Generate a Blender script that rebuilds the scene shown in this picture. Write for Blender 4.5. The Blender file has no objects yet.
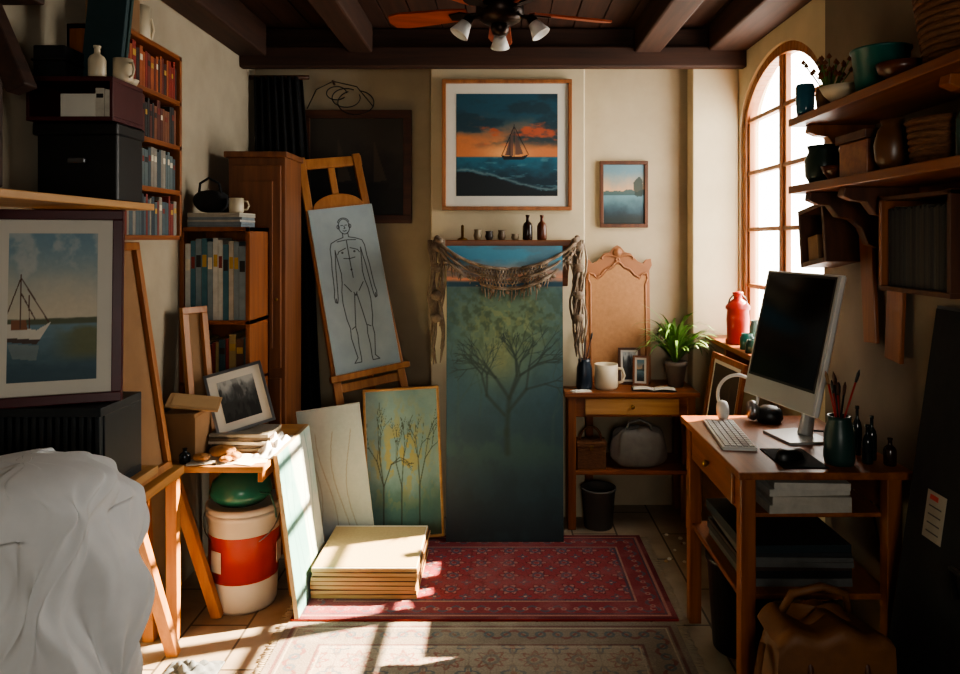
import bpy,bmesh,math,random
import numpy as np
from mathutils import Vector,Matrix
R=random.Random(7)
pi=math.pi
rad=math.radians
# ---------------------------------------------------------------- helpers
def s2l(c):
    c=np.asarray(c,float)
    return np.where(c<=.04045,c/12.92,((np.clip(c,0,None)+.055)/1.055)**2.4)
def hx(h):
    return np.array([int(h[i:i+2],16)/255 for i in (0,2,4)])
def lc(h):
    return tuple(float(a) for a in s2l(hx(h)))
MATS={}
def mat(name,col='808080',rough=.6,metal=0,var=.18,scale=8,bump=.1,st=(1,1,1),attr=False,col2=None,detail=6,bd=.004,sheen=0,coat=0):
    if name in MATS: return MATS[name]
    m=bpy.data.materials.new(name); m.use_nodes=True
    nt=m.node_tree; N=nt.nodes; L=nt.links
    b=N['Principled BSDF']
    tc=N.new('ShaderNodeTexCoord'); mp=N.new('ShaderNodeMapping'); mp.inputs['Scale'].default_value=st
    L.new(tc.outputs['Object'],mp.inputs['Vector'])
    nz=N.new('ShaderNodeTexNoise'); nz.inputs['Scale'].default_value=scale; nz.inputs['Detail'].default_value=detail
    nz.inputs['Roughness'].default_value=.6
    L.new(mp.outputs['Vector'],nz.inputs['Vector'])
    rp=N.new('ShaderNodeMapRange'); rp.inputs['From Min'].default_value=.3; rp.inputs['From Max'].default_value=.7
    L.new(nz.outputs['Fac'],rp.inputs['Value'])
    mx=N.new('ShaderNodeMix'); mx.data_type='RGBA'
    L.new(rp.outputs['Result'],mx.inputs['Factor'])
    if attr:
        at=N.new('ShaderNodeAttribute'); at.attribute_name='Col'
        mx.inputs['A'].default_value=(1-var,1-var,1-var,1); mx.inputs['B'].default_value=(1+var*.3,1+var*.3,1+var*.3,1)
        mu=N.new('ShaderNodeMix'); mu.data_type='RGBA'; mu.blend_type='MULTIPLY'; mu.inputs['Factor'].default_value=1
        L.new(at.outputs['Color'],mu.inputs['A']); L.new(mx.outputs['Result'],mu.inputs['B'])
        L.new(mu.outputs['Result'],b.inputs['Base Color'])
    else:
        c=np.array(lc(col)); c2=np.array(lc(col2)) if col2 else np.clip(c*(1+var),0,1)
        c1=c if col2 else c*(1-var)
        mx.inputs['A'].default_value=(*c1,1); mx.inputs['B'].default_value=(*c2,1)
        L.new(mx.outputs['Result'],b.inputs['Base Color'])
    b.inputs['Roughness'].default_value=rough; b.inputs['Metallic'].default_value=metal
    if coat: b.inputs['Coat Weight'].default_value=coat
    if bump:
        bp=N.new('ShaderNodeBump'); bp.inputs['Strength'].default_value=bump; bp.inputs['Distance'].default_value=bd
        L.new(nz.outputs['Fac'],bp.inputs['Height']); L.new(bp.outputs['Normal'],b.inputs['Normal'])
    MATS[name]=m
    return m
def wood(name,a,b,axis='z',rough=.5,sc=3):
    st={'x':(.6,9,9),'y':(9,.6,9),'z':(9,9,.6)}[axis]
    return mat(name+'_'+axis,a,rough=rough,col2=b,scale=sc,st=st,bump=.25,bd=.002,detail=8)

class O:
    def __init__(s,name,M=None):
        s.n=name; s.V=[];s.F=[];s.MI=[];s.S=[];s.C=[];s.m=[]
        s.M=M.copy() if M is not None else Matrix.Identity(4)
    def add(s,vs,fs,m,smooth=False,col=None,cols=None,M=None):
        T=s.M@M if M is not None else s.M
        if m not in s.m: s.m.append(m)
        mi=s.m.index(m); o=len(s.V)
        A=np.array(vs,float); Tn=np.array(T)
        A=A@Tn[:3,:3].T+Tn[:3,3]
        s.V+=A.tolist()
        s.F+=[tuple(i+o for i in f) for f in fs]
        s.MI+=[mi]*len(fs); s.S+=[smooth]*len(fs)
        if cols is not None: s.C+=np.asarray(cols).reshape(-1,3).tolist()
        else:
            c=list(lc(col)) if isinstance(col,str) else (list(col) if col is not None else [1,1,1])
            s.C+=[c]*len(vs)
        return s
    def bx(s,x0,x1,y0,y1,z0,z1,m,col=None,M=None):
        v=[(x,y,z) for x in(x0,x1) for y in(y0,y1) for z in(z0,z1)]
        f=[(0,1,3,2),(4,6,7,5),(0,4,5,1),(2,3,7,6),(0,2,6,4),(1,5,7,3)]
        return s.add(v,f,m,col=col,M=M)
    def bar(s,p0,p1,w,h,m,side=(1,0,0),col=None):
        p0=Vector(p0);p1=Vector(p1);d=(p1-p0).normalized();a=Vector(side)
        a=(a-d*a.dot(d)).normalized();b=d.cross(a)
        v=[];
        for p in(p0,p1):
            for i,j in((-1,-1),(1,-1),(1,1),(-1,1)): v.append(tuple(p+a*w/2*i+b*h/2*j))
        f=[(0,3,2,1),(4,5,6,7)]+[(i,(i+1)%4,4+(i+1)%4,4+i) for i in range(4)]
        return s.add(v,f,m,col=col)
    def tube(s,pts,r,m,n=8,col=None,smooth=True):
        P=[Vector(p) for p in pts]; k=len(P)
        rs=r if isinstance(r,(list,tuple)) else [r]*k
        t=(P[1]-P[0]).normalized(); a=Vector((0,0,1)) if abs(t.z)<.9 else Vector((1,0,0))
        a=(a-t*a.dot(t)).normalized(); v=[];f=[]
        for i,p in enumerate(P):
            t=(P[min(i+1,k-1)]-P[max(i-1,0)])
            if t.length<1e-9: t=Vector((0,0,1))
            t.normalize(); a=(a-t*a.dot(t))
            if a.length<1e-6: a=t.orthogonal()
            a.normalize(); b=t.cross(a)
            for j in range(n):
                q=2*pi*j/n; v.append(tuple(p+(a*math.cos(q)+b*math.sin(q))*rs[i]))
        for i in range(k-1):
            for j in range(n):
                f.append((i*n+j,i*n+(j+1)%n,(i+1)*n+(j+1)%n,(i+1)*n+j))
        f.append(tuple(range(n-1,-1,-1))); f.append(tuple((k-1)*n+j for j in range(n)))
        return s.add(v,f,m,smooth=smooth,col=col)
    def lathe(s,c,prof,m,n=28,col=None,M=None,smooth=True,sx=1,sy=1):
        v=[];f=[]
        for r,z in prof:
            r=max(r,.0004)
            for j in range(n):
                q=2*pi*j/n; v.append((c[0]+r*sx*math.cos(q),c[1]+r*sy*math.sin(q),c[2]+z))
        for i in range(len(prof)-1):
            for j in range(n): f.append((i*n+j,i*n+(j+1)%n,(i+1)*n+(j+1)%n,(i+1)*n+j))
        f.append(tuple(range(n-1,-1,-1)))
        return s.add(v,f,m,smooth=smooth,col=col,M=M)
    def prism(s,poly,d,m,M=None,z0=0,col=None):
        n=len(poly)
        v=[(x,y,z0) for x,y in poly]+[(x,y,z0+d) for x,y in poly]
        f=[tuple(range(n-1,-1,-1)),tuple(range(n,2*n))]+[(i,(i+1)%n,n+(i+1)%n,n+i) for i in range(n)]
        return s.add(v,f,m,M=M,col=col)
    def grid(s,fn,nu,nv,m,smooth=True,col=None,M=None):
        v=[fn(i/nu,j/nv) for j in range(nv+1) for i in range(nu+1)]
        f=[(j*(nu+1)+i,j*(nu+1)+i+1,(j+1)*(nu+1)+i+1,(j+1)*(nu+1)+i) for j in range(nv) for i in range(nu)]
        return s.add(v,f,m,smooth=smooth,col=col,M=M)
    def paint(s,x0,x1,y0,y1,z,nu,nv,func,m,M=None):
        U,V=np.meshgrid(np.linspace(0,1,nu+1),np.linspace(0,1,nv+1))
        col=s2l(np.clip(func(U,V),0,1))
        v=np.stack([x0+(x1-x0)*U,y0+(y1-y0)*V,np.full_like(U,z)],-1).reshape(-1,3)
        f=[(j*(nu+1)+i,j*(nu+1)+i+1,(j+1)*(nu+1)+i+1,(j+1)*(nu+1)+i) for j in range(nv) for i in range(nu)]
        return s.add(v,f,m,cols=col,M=M)
    def books(s,M,width,h,depth,cols,tmin=.012,tmax=.035,hv=.25):
        x=0
        while x<width-tmin:
            t=min(R.uniform(tmin,tmax),width-x); hh=h*(1-R.random()*hv); dd=depth*(1-R.random()*.15)
            c=R.choice(cols)
            s.bx(x+.0006,x+t-.0006,0,dd,0,hh,BOOK,col=c,M=M)
            s.bx(x+.002,x+t-.002,.004,dd-.002,.003,hh+.0006,BOOK,col='cfc6b2',M=M)
            if t>.018: s.bx(x+.003,x+t-.003,-.0006,.002,hh*.65,hh*.8,BOOK,col=R.choice(['d8d0b8','b8933f','222222','7a2a20']),M=M)
            x+=t
        return s
    def end(s,bev=0,parent=None,thick=0,sub=0):
        V=np.array(s.V); mn=V.min(0);mx=V.max(0); o=np.array([(mn[0]+mx[0])/2,(mn[1]+mx[1])/2,mn[2]])
        me=bpy.data.meshes.new(s.n); me.from_pydata((V-o).tolist(),[],s.F)
        for m in s.m: me.materials.append(m)
        me.polygons.foreach_set('material_index',s.MI); me.polygons.foreach_set('use_smooth',s.S)
        ca=me.color_attributes.new('Col','FLOAT_COLOR','POINT')
        c=np.ones((len(s.V),4)); c[:,:3]=np.array(s.C); ca.data.foreach_set('color',c.ravel())
        b=bmesh.new(); b.from_mesh(me); bmesh.ops.recalc_face_normals(b,faces=b.faces); b.to_mesh(me); b.free()
        me.update()
        ob=bpy.data.objects.new(s.n,me); ob.location=o; bpy.context.collection.objects.link(ob)
        if thick:
            md=ob.modifiers.new('solid','SOLIDIFY'); md.thickness=thick; md.offset=0
        if bev:
            md=ob.modifiers.new('bevel','BEVEL'); md.width=bev; md.segments=2; md.limit_method='ANGLE'; md.angle_limit=rad(50)
        if sub:
            md=ob.modifiers.new('sub','SUBSURF'); md.levels=sub; md.render_levels=sub
        return ob
def T(x,y,z): return Matrix.Translation((x,y,z))
def RZ(a): return Matrix.Rotation(rad(a),4,'Z')
def RX(a): return Matrix.Rotation(rad(a),4,'X')
def RY(a): return Matrix.Rotation(rad(a),4,'Y')
BASE=Matrix(((1,0,0,0),(0,0,-1,0),(0,1,0,0),(0,0,0,1)))
def lean(o,yaw=0,ln=0,roll=0): return T(*o)@RZ(yaw)@RX(-ln)@BASE@RZ(roll)
def basis(o,right,up):
    u=Vector(up).normalized(); r=Vector(right); r=(r-u*r.dot(u)).normalized(); z=r.cross(u)
    return Matrix(((r.x,u.x,z.x,o[0]),(r.y,u.y,z.y,o[1]),(r.z,u.z,z.z,o[2]),(0,0,0,1)))
# noise for painted art
def vn(x,y):
    xi=np.floor(x);yi=np.floor(y);fx=x-xi;fy=y-yi; fx=fx*fx*(3-2*fx);fy=fy*fy*(3-2*fy)
    def h(a,b):
        q=np.sin(a*127.1+b*311.7)*43758.5453; return q-np.floor(q)
    return (h(xi,yi)*(1-fx)+h(xi+1,yi)*fx)*(1-fy)+(h(xi,yi+1)*(1-fx)+h(xi+1,yi+1)*fx)*fy
def fbm(x,y,o=4,sd=0):
    t=0;a=.5;tt=0
    for i in range(o):
        t=t+a*vn(x*2**i+17*i+sd,y*2**i+31*i+sd*3);tt+=a;a*=.55
    return t/tt
def ss(a,b,x):
    t=np.clip((x-a)/(b-a),0,1); return t*t*(3-2*t)
def mx(a,b,t):
    t=np.asarray(t)[...,None]; return a*(1-t)+b*t
def fill(h,U): return np.ones(U.shape+(3,))*hx(h)
def poly(U,V,pts):
    ins=np.zeros(U.shape,bool);n=len(pts)
    for i in range(n):
        x1,y1=pts[i];x2,y2=pts[(i+1)%n]
        if y1==y2: continue
        c=((y1>V)!=(y2>V))&(U<(x2-x1)*(V-y1)/(y2-y1)+x1); ins^=c
    return ins.astype(float)
def sd(U,V,pts):
    d=np.full(U.shape,9.)
    for (x1,y1),(x2,y2) in zip(pts[:-1],pts[1:]):
        l=(x2-x1)**2+(y2-y1)**2+1e-12; t=np.clip(((U-x1)*(x2-x1)+(V-y1)*(y2-y1))/l,0,1)
        d=np.minimum(d,np.hypot(U-x1-t*(x2-x1),V-y1-t*(y2-y1)))
    return d
# ---------------------------------------------------------------- materials
ART=mat('painted_canvas',attr=True,rough=.55,var=.06,scale=60,bump=.12,bd=.001)
PAPERART=mat('drawn_paper',attr=True,rough=.8,var=.04,scale=20,bump=.05)
RUG=mat('woven_rug',attr=True,rough=1,var=.3,scale=120,bump=.8,bd=.004)
BOOK=mat('book_cloth',attr=True,rough=.6,var=.2,scale=30,bump=.1)
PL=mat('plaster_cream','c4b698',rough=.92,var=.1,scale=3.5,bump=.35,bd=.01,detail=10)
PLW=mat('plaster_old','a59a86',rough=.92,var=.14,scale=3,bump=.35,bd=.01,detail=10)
PLS=mat('plaster_shaded','7c7060',rough=.92,var=.14,scale=3,bump=.35,bd=.01,detail=10)  # plaster with shade put into its colour; near right wall and rear
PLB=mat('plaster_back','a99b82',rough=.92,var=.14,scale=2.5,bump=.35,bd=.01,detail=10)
CEIL=wood('ceiling_plank','28150b','422618','y',rough=.7)
BEAM=wood('beam_wood','26150c','44281a','y',rough=.7)
BEAMX=wood('beam_wood','26150c','44281a','x',rough=.7)
WX,WY,WZ=[wood('desk_wood','6c381d','985c30',a,rough=.4) for a in 'xyz']
OX,OY,OZ=[wood('pine_wood','a0703f','c4965e',a,rough=.5) for a in 'xyz']
DX,DY,DZ=[wood('dark_wood','3a2114','5c3620',a,rough=.5) for a in 'xyz']
RW=wood('red_brown_wood','633c24','885634','z',rough=.5)
FRW=wood('window_wood','7c4c2c','a56c40','z',rough=.45)
EZ=wood('easel_wood','8e572c','b27a46','z',rough=.45)
BLK=mat('black_plastic','121315',rough=.4,var=.1,bump=.02)
BLKM=mat('black_cloth','141518',rough=.9,var=.3,scale=20,bump=.3)
WHT=mat('white_plastic','dcdcd8',rough=.35,var=.03,bump=0)
PAPER=mat('paper','d9d4c6',rough=.85,var=.06,scale=10,bump=.1)
KRAFT=mat('kraft_board','8a6a4a',rough=.85,var=.12,scale=5,bump=.1)
CREAM=mat('cream_ceramic','cfc0a4',rough=.4,var=.06,bump=.03)
TEAL=mat('teal_enamel','1f5a52',rough=.3,var=.12,scale=5,bump=.03)
RED=mat('red_enamel','a32a22',rough=.35,var=.1,scale=6,bump=.05)
BRASS=mat('brass','8a6a35',rough=.35,metal=.9,var=.15,bump=.05)
GREY=mat('grey_cloth','6d6a66',rough=.9,var=.15,scale=18,bump=.4)
MATB=mat('mat_board','d8d4c8',rough=.9,var=.03,bump=.02)
ROPE=mat('macrame_cord','80705f',rough=.95,var=.25,scale=60,bump=.6)
LEATH=mat('tan_leather','6e4622',rough=.6,var=.25,scale=12,bump=.4,bd=.006)
STEEL=mat('steel','8b8d90',rough=.3,metal=.9,var=.1,bump=.02)
GLS=mat('dark_glass','1c2426',rough=.1,var=.1,bump=0)
LEAF=mat('leaf_green','557a34',rough=.5,var=.4,scale=15,bump=.1)
WICK=mat('wicker','6a4426',rough=.8,var=.4,scale=40,st=(1,1,3),bump=.8,bd=.01)
# ---------------------------------------------------------------- room
XL,XR,YB,YF,ZC=-1.48,1.40,4.35,-.9,2.82
XO=XR+.11
def tilemat():
    m=bpy.data.materials.new('stone_floor');m.use_nodes=True;nt=m.node_tree;N=nt.nodes;L=nt.links;b=N['Principled BSDF']
    tc=N.new('ShaderNodeTexCoord');br=N.new('ShaderNodeTexBrick');br.inputs['Scale'].default_value=1
    br.inputs['Brick Width'].default_value=.62;br.inputs['Row Height'].default_value=.24;br.inputs['Mortar Size'].default_value=.005
    br.inputs['Color1'].default_value=(*lc('9c8e7a'),1);br.inputs['Color2'].default_value=(*lc('877a6a'),1);br.inputs['Mortar'].default_value=(*lc('4c4338'),1)
    mp=N.new('ShaderNodeMapping');mp.inputs['Rotation'].default_value=(0,0,rad(90))
    L.new(tc.outputs['Object'],mp.inputs['Vector']);L.new(mp.outputs['Vector'],br.inputs['Vector'])
    nz=N.new('ShaderNodeTexNoise');nz.inputs['Scale'].default_value=7;nz.inputs['Detail'].default_value=9
    L.new(tc.outputs['Object'],nz.inputs['Vector'])
    mi=N.new('ShaderNodeMix');mi.data_type='RGBA';mi.blend_type='OVERLAY';mi.inputs['Factor'].default_value=.5
    L.new(br.outputs['Color'],mi.inputs['A']);L.new(nz.outputs['Fac'],mi.inputs['B'])
    L.new(mi.outputs['Result'],b.inputs['Base Color']);b.inputs['Roughness'].default_value=.6
    bp=N.new('ShaderNodeBump');bp.inputs['Strength'].default_value=.3;bp.inputs['Distance'].default_value=.006
    L.new(nz.outputs['Fac'],bp.inputs['Height']);L.new(bp.outputs['Normal'],b.inputs['Normal'])
    return m
FL=tilemat()
O('floor').bx(XL-.2,XO,YF-.15,YB+.2,-.1,0,FL).end()
o=O('ceiling')
x=XL-.2
while x<XO-.01:
    o.bx(x+.003,min(x+.15,XO)-.003,YF-.15,YB+.2,ZC+.008*R.random(),ZC+.1,CEIL); x+=.15
o.bx(XL-.2,XO,YF-.15,YB+.2,ZC+.05,ZC+.15,CEIL)
o.end()
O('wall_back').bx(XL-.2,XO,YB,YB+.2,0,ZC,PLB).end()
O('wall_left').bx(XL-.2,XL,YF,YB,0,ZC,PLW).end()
RX0,RX1,RZ0,RZ1=-.15,.60,1.10,1.95
o=O('wall_rear'); a,b=YF-.15,YF
o.bx(XL-.2,RX0,a,b,0,ZC,PLS).bx(RX1,XO,a,b,0,ZC,PLS).bx(RX0,RX1,a,b,0,RZ0,PLS).bx(RX0,RX1,a,b,RZ1,ZC,PLS); o.end()
o=O('added_fill_window'); yy=YF-.06  # unseen window added behind the camera to let in front fill
for c in((RX0,RX0+.04,RZ0,RZ1),(RX1-.04,RX1,RZ0,RZ1),(RX0,RX1,RZ0,RZ0+.04),(RX0,RX1,RZ1-.04,RZ1),(.21,.24,RZ0,RZ1),(RX0,RX1,1.51,1.53)): o.bx(c[0],c[1],yy-.02,yy+.02,c[2],c[3],FRW)
o.end(bev=.003)
# right wall with arched opening
WY0,WY1,WZ0,WS,WT=3.10,4.20,1.02,2.26,2.585
def arch(y,y0=WY0,y1=WY1,zs=WS,zt=WT):
    c=(y0+y1)/2;h=(y1-y0)/2;t=max(0,1-((y-c)/h)**2); return zs+(zt-zs)*t**.62
o=O('wall_right'); X0,X1=XR,XO
o.bx(X0,X1,YF,WY0,0,ZC,PLS).bx(X0,X1,WY1,YB,0,ZC,PL).bx(X0,X1,WY0,WY1,0,WZ0,PL)  # near stretch toned dark to stand in for shade
n=24
for i in range(n):
    a=WY0+(WY1-WY0)*i/n;b=WY0+(WY1-WY0)*(i+1)/n;za,zb=arch(a),arch(b)
    v=[(X0,a,za),(X1,a,za),(X0,b,zb),(X1,b,zb),(X0,a,ZC),(X1,a,ZC),(X0,b,ZC),(X1,b,ZC)]
    o.add(v,[(0,2,3,1),(4,5,7,6),(0,4,6,2),(1,3,7,5)],PL)
o.end()
O('trim_pier').bx(1.13,XR,4.22,YB,0,ZC-.12,PL).end(bev=.008)
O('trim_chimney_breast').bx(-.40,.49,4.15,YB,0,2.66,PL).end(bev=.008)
o=O('baseboard_right'); o.bx(XR-.015,XR,YF+.1,4.2,0,.09,DY); o.end(bev=.003)
# beams
for nm,a,b,z in (('ceiling_beam',-1.48,-1.32,2.64),('ceiling_beam',-.86,-.72,2.66),('ceiling_beam',.76,.91,2.66),('ceiling_beam',1.18,1.40,2.67)):
    O(nm).bx(a,b,YF,4.08,z,ZC,BEAM).end(bev=.012)
O('ceiling_beam').bx(XL,1.40,4.08,4.14,2.58,2.70,BEAMX).bx(XL,1.40,4.14,YB,2.66,ZC,BEAMX).end(bev=.01)
# window
o=O('window_1'); xf=1.445;w=.055
def archpts(off,n=28):
    y0,y1=WY0+off,WY1-off
    return [(xf,y0+(y1-y0)*i/n,arch(y0+(y1-y0)*i/n,y0,y1,WS,WT-off)) for i in range(n+1)]
ap=archpts(.025)
for p,q in zip(ap[:-1],ap[1:]): o.bar(p,q,.06,.05,FRW,side=(1,0,0))
for y in (WY0+.025,WY1-.025): o.bar((xf,y,WZ0),(xf,y,WS+.02),.06,.05,FRW)
o.bar((xf,WY0,WZ0+.03),(xf,WY1,WZ0+.03),.06,.06,FRW)
yc=(WY0+WY1)/2
o.bar((xf,yc,WZ0+.03),(xf,yc,WT-.03),.05,.04,FRW)
for z in (1.34,1.66,1.98,2.28): o.bar((xf,WY0+.03,z),(xf,WY1-.03,z),.04,.024,FRW)
for y in (WY0+.065,yc-.035,yc+.035,WY1-.065): o.bar((xf,y,WZ0+.05),(xf,y,arch(y)-.04),.03,.022,FRW)
gm=bpy.data.materials.new('window_glass');gm.use_nodes=True;nt=gm.node_tree
for nn in list(nt.nodes):
    if nn.type!='OUTPUT_MATERIAL': nt.nodes.remove(nn)
tr=nt.nodes.new('ShaderNodeBsdfTransparent');gl=nt.nodes.new('ShaderNodeBsdfGlossy');gl.inputs['Roughness'].default_value=.02
ms=nt.nodes.new('ShaderNodeMixShader');ms.inputs[0].default_value=.05
nt.links.new(tr.outputs[0],ms.inputs[1]);nt.links.new(gl.outputs[0],ms.inputs[2]);nt.links.new(ms.outputs[0],nt.nodes['Material Output'].inputs[0])
o.add([(xf,WY0+.03,WZ0+.05),(xf,WY1-.03,WZ0+.05),(xf,WY1-.03,WS),(xf,yc,WT-.05),(xf,WY0+.03,WS)],[(0,1,2,3,4)],gm)
o.end(bev=.004)
O('trim_window_sill').bx(1.20,1.415,3.22,4.215,1.015,1.045,WY).bx(1.24,1.40,3.3,3.34,.85,1.015,WY).bx(1.24,1.40,3.95,3.99,.85,1.015,WY).end(bev=.005)
SZ=1.045
# ---------------------------------------------------------------- framed pictures
def framed(name,M,w,h,fw,fd,fm,mw,func,nu=120,nv=120,mm=None,art=ART,bev=.003):
    o=O(name,M)
    x=w/2
    for a,b,c,d in((-x,x,0,fw),(-x,x,h-fw,h),(-x,-x+fw,fw,h-fw),(x-fw,x,fw,h-fw)):
        o.bx(a,b,c,d,0,fd,fm)
    o.bx(-x+.004,x-.004,.004,h-.004,.001,fd*.4,DX)
    if mw: o.bx(-x+fw,x-fw,fw,h-fw,fd*.38,fd*.55,mm or MATB)
    q=fw+mw
    o.paint(-x+q,x-q,q,h-q,fd*.56+.001,nu,nv,func,art)
    return o.end(bev=bev)
def canvas(name,M,w,h,d,func,nu,nv,em=None,art=ART):
    o=O(name,M); o.bx(-w/2,w/2,0,h,0,d,em or PAPER); o.paint(-w/2+.001,w/2-.001,.001,h-.001,d+.001,nu,nv,func,art)
    return o.end(bev=0)
def f_sunset(U,V):
    n=fbm(U*3,V*7,5,3); n2=fbm(U*9,V*14,4,9)
    sky=mx(fill('c87848',U),fill('1c4a5c',U),ss(.45,.8,V+.3*(n-.5)))
    cl=ss(.46,.62,n)*ss(.45,.55,V); sky=mx(sky,fill('1a3642',U),cl*.85)
    em=ss(.58,.74,fbm(U*4,V*10,5,40))*ss(.42,.5,V)*(1-ss(.65,.85,V))*ss(0,.3,U); sky=mx(sky,fill('c85a36',U),em*.85)
    sun=np.exp(-(((U-.5)/.22)**2+((V-.42)/.09)**2)); sky=mx(sky,fill('f0b070',U),np.clip(sun*.9,0,1))
    sea=mx(fill('0e2a38',U),fill('1f6076',U),ss(.1,.42,V+.25*(n2-.5))); sea=mx(sea,fill('6f9aa0',U),ss(.64,.76,fbm(U*8,V*40,4,5))*.45)
    c=mx(sea,sky,ss(.375,.39,V))
    rk=(V<.18*ss(.95,0,U)+.06*n2+.03).astype(float); c=mx(c,fill('101a20',U),rk)
    fo=np.exp(-((V-(.18*ss(.95,0,U)+.06*n2+.05))/.012)**2); c=mx(c,fill('9fb4b0',U),fo*.5)
    c=mx(c,fill('141a20',U),poly(U,V,[(.44,.40),(.47,.355),(.66,.355),(.72,.41),(.64,.385),(.50,.39)]))
    for p in([(.56,.39),(.56,.66),(.48,.40)],[(.58,.40),(.58,.64),(.66,.41)],[(.50,.40),(.525,.56),(.53,.40)]):
        c=mx(c,fill('5c4640',U),poly(U,V,p)*.85)
    for p in([(.57,.38),(.57,.70)],[(.53,.38),(.53,.6)],[(.71,.41),(.57,.68),(.45,.40)]): c=mx(c,fill('15161a',U),(sd(U,V,p)<.004).astype(float))
    return c
def branches(seed,x,y,ang,l,depth,out,w):
    r=random.Random(seed)
    def go(x,y,a,l,d,w):
        x2=x+math.cos(a)*l;y2=y+math.sin(a)*l; out.append((x,y,x2,y2,w))
        if d>0:
            for k in range(r.choice([2,2,3])): go(x2,y2,a+r.uniform(-.75,.75),l*r.uniform(.62,.85),d-1,w*.65)
    go(x,y,ang,l,depth,w)
def f_tree(U,V):
    X=(U-.5)*.61;Y=V*1.56;n=fbm(U*4,V*8,5,2);n2=fbm(U*14,V*30,4,7)
    c=mx(fill('20323c',U),fill('365664',U),ss(0,.6,V+.25*(n-.5)))
    c=mx(c,fill('4c6a6c',U),ss(.45,.8,V)*.8)
    c=mx(c,fill('2c4850',U),ss(.5,.65,fbm(U*6,V*12,4,15))*.4)
    g=np.exp(-(((U-.52)/.38)**2+((V-.72)/.15)**2)); c=mx(c,fill('6f8460',U),np.clip(g*.8*(.5+n),0,1))
    g2=np.exp(-(((U-.46)/.16)**2+((V-.62)/.08)**2)); c=mx(c,fill('a09e6a',U),np.clip(g2*.5,0,1))
    gr=ss(.42,.32,V)*ss(.2,.3,V)*ss(.42,.6,n); c=mx(c,fill('3c5a54',U),gr*.5)
    B=[];branches(5,.01,.56,1.5,.19,5,B,.019); branches(11,.02,.68,.9,.15,4,B,.013);branches(15,0,.66,2.3,.14,4,B,.013)
    B.append((.015,.46,.01,.58,.022))
    B2=[];branches(31,-.24,.56,1.6,.16,4,B2,.010); branches(41,.25,.5,1.55,.15,4,B2,.010); branches(44,-.13,.66,1.5,.12,4,B2,.008)
    for a,b,e,f,w in B2: c=mx(c,fill('3c5454',U),ss(w*1.6,0,sd(X,Y,[(a,b),(e,f)]))*.45)
    for a,b,e,f,w in B: c=mx(c,fill('2b3c38',U),ss(w*1.2,0,sd(X,Y,[(a,b),(e,f)]))*.75)
    lf=ss(.42,.62,fbm(U*20,V*46,3,3))*np.clip(1.5*np.exp(-(((U-.5)/.5)**2+((V-.76)/.10)**2)),0,1); c=mx(c,fill('3c4e3a',U),lf*.65)
    fg=ss(.5,.64,fbm(U*26,V*60,3,8))*np.exp(-(((U-.5)/.38)**2+((V-.74)/.12)**2)); c=mx(c,fill('8c9260',U),np.clip(fg,0,1)*.5)
    sk=mx(fill('e0906a',U),fill('4a8fae',U),ss(.88,.97,V+.05*(n-.5))); sk=mx(sk,fill('5b7482',U),ss(.5,.65,fbm(U*4,V*40,4,6))*.6)
    c=mx(c,sk,ss(.855,.87,V)); c=mx(c,fill('1c4458',U),ss(.858,.862,V)*ss(.885,.872,V))
    return c
def f_boat(U0,V):
    U=U0+.10
    n=fbm(U*4,V*6,5,21)
    c=mx(fill('cfc6b0',U),fill('7496a6',U),ss(.45,1,V+.15*(n-.5))); c=mx(c,fill('d8d2c6',U),ss(.5,.7,n)*ss(.5,.6,V)*.5)
    w=mx(fill('34505c',U),fill('6f8c96',U),ss(0,.42,V+.12*(fbm(U*6,V*30,4,1)-.5))); c=mx(w,c,ss(.40,.41,V))
    c=mx(c,fill('5a6048',U),ss(.375,.39,V)*ss(.435+.0,.425,V+.02*n))
    rd=ss(.42,.36,V+.1*n)*ss(.5,.95,U)*ss(.1,.2,V); c=mx(c,fill('6a6a40',U),rd*.8)
    c=mx(c,fill('d6d0c2',U),poly(U,V,[(.05,.40),(.10,.27),(.42,.25),(.58,.40),(.42,.345)]))
    c=mx(c,fill('4a3a32',U),poly(U,V,[(.10,.27),(.42,.25),(.46,.28),(.09,.30)]))
    c=mx(c,fill('8a5a3c',U),poly(U,V,[(.14,.35),(.14,.42),(.30,.42),(.32,.35)]))
    for p in([(.24,.36),(.24,.72)],[(.24,.70),(.55,.40)],[(.24,.70),(.06,.4)],[(.34,.36),(.33,.58)],[(.24,.6),(.4,.42)]): c=mx(c,fill('5a3e30',U),(sd(U,V,p)<.006).astype(float))
    return mx(c,fill('989c94',U),poly(U,V,[(.1,.26),(.45,.24),(.42,.14),(.16,.16)])*.5)
def f_lake(U,V):
    n=fbm(U*4,V*5,5,33)
    c=mx(fill('c89870',U),fill('5e7e8a',U),ss(.5,.9,V+.2*(n-.5))); w=mx(fill('1a2e38',U),fill('5a7c84',U),ss(.1,.5,V+.2*(n-.5))); c=mx(w,c,ss(.5,.52,V))
    hl=(V<.56+.1*fbm(U*5,U*0,3,2)-.05)&(V>.48); c=mx(c,fill('2f4a4c',U),hl.astype(float)*.9)
    t=((U-.85)**2/.02+(V-.62)**2/.03+(fbm(U*12,V*12,3,4)-.5)*1.6<.9); c=mx(c,fill('1b2a26',U),t.astype(float)*.8); return mx(c,fill('14201f',U),ss(.26,.1,V+.1*n))
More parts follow.
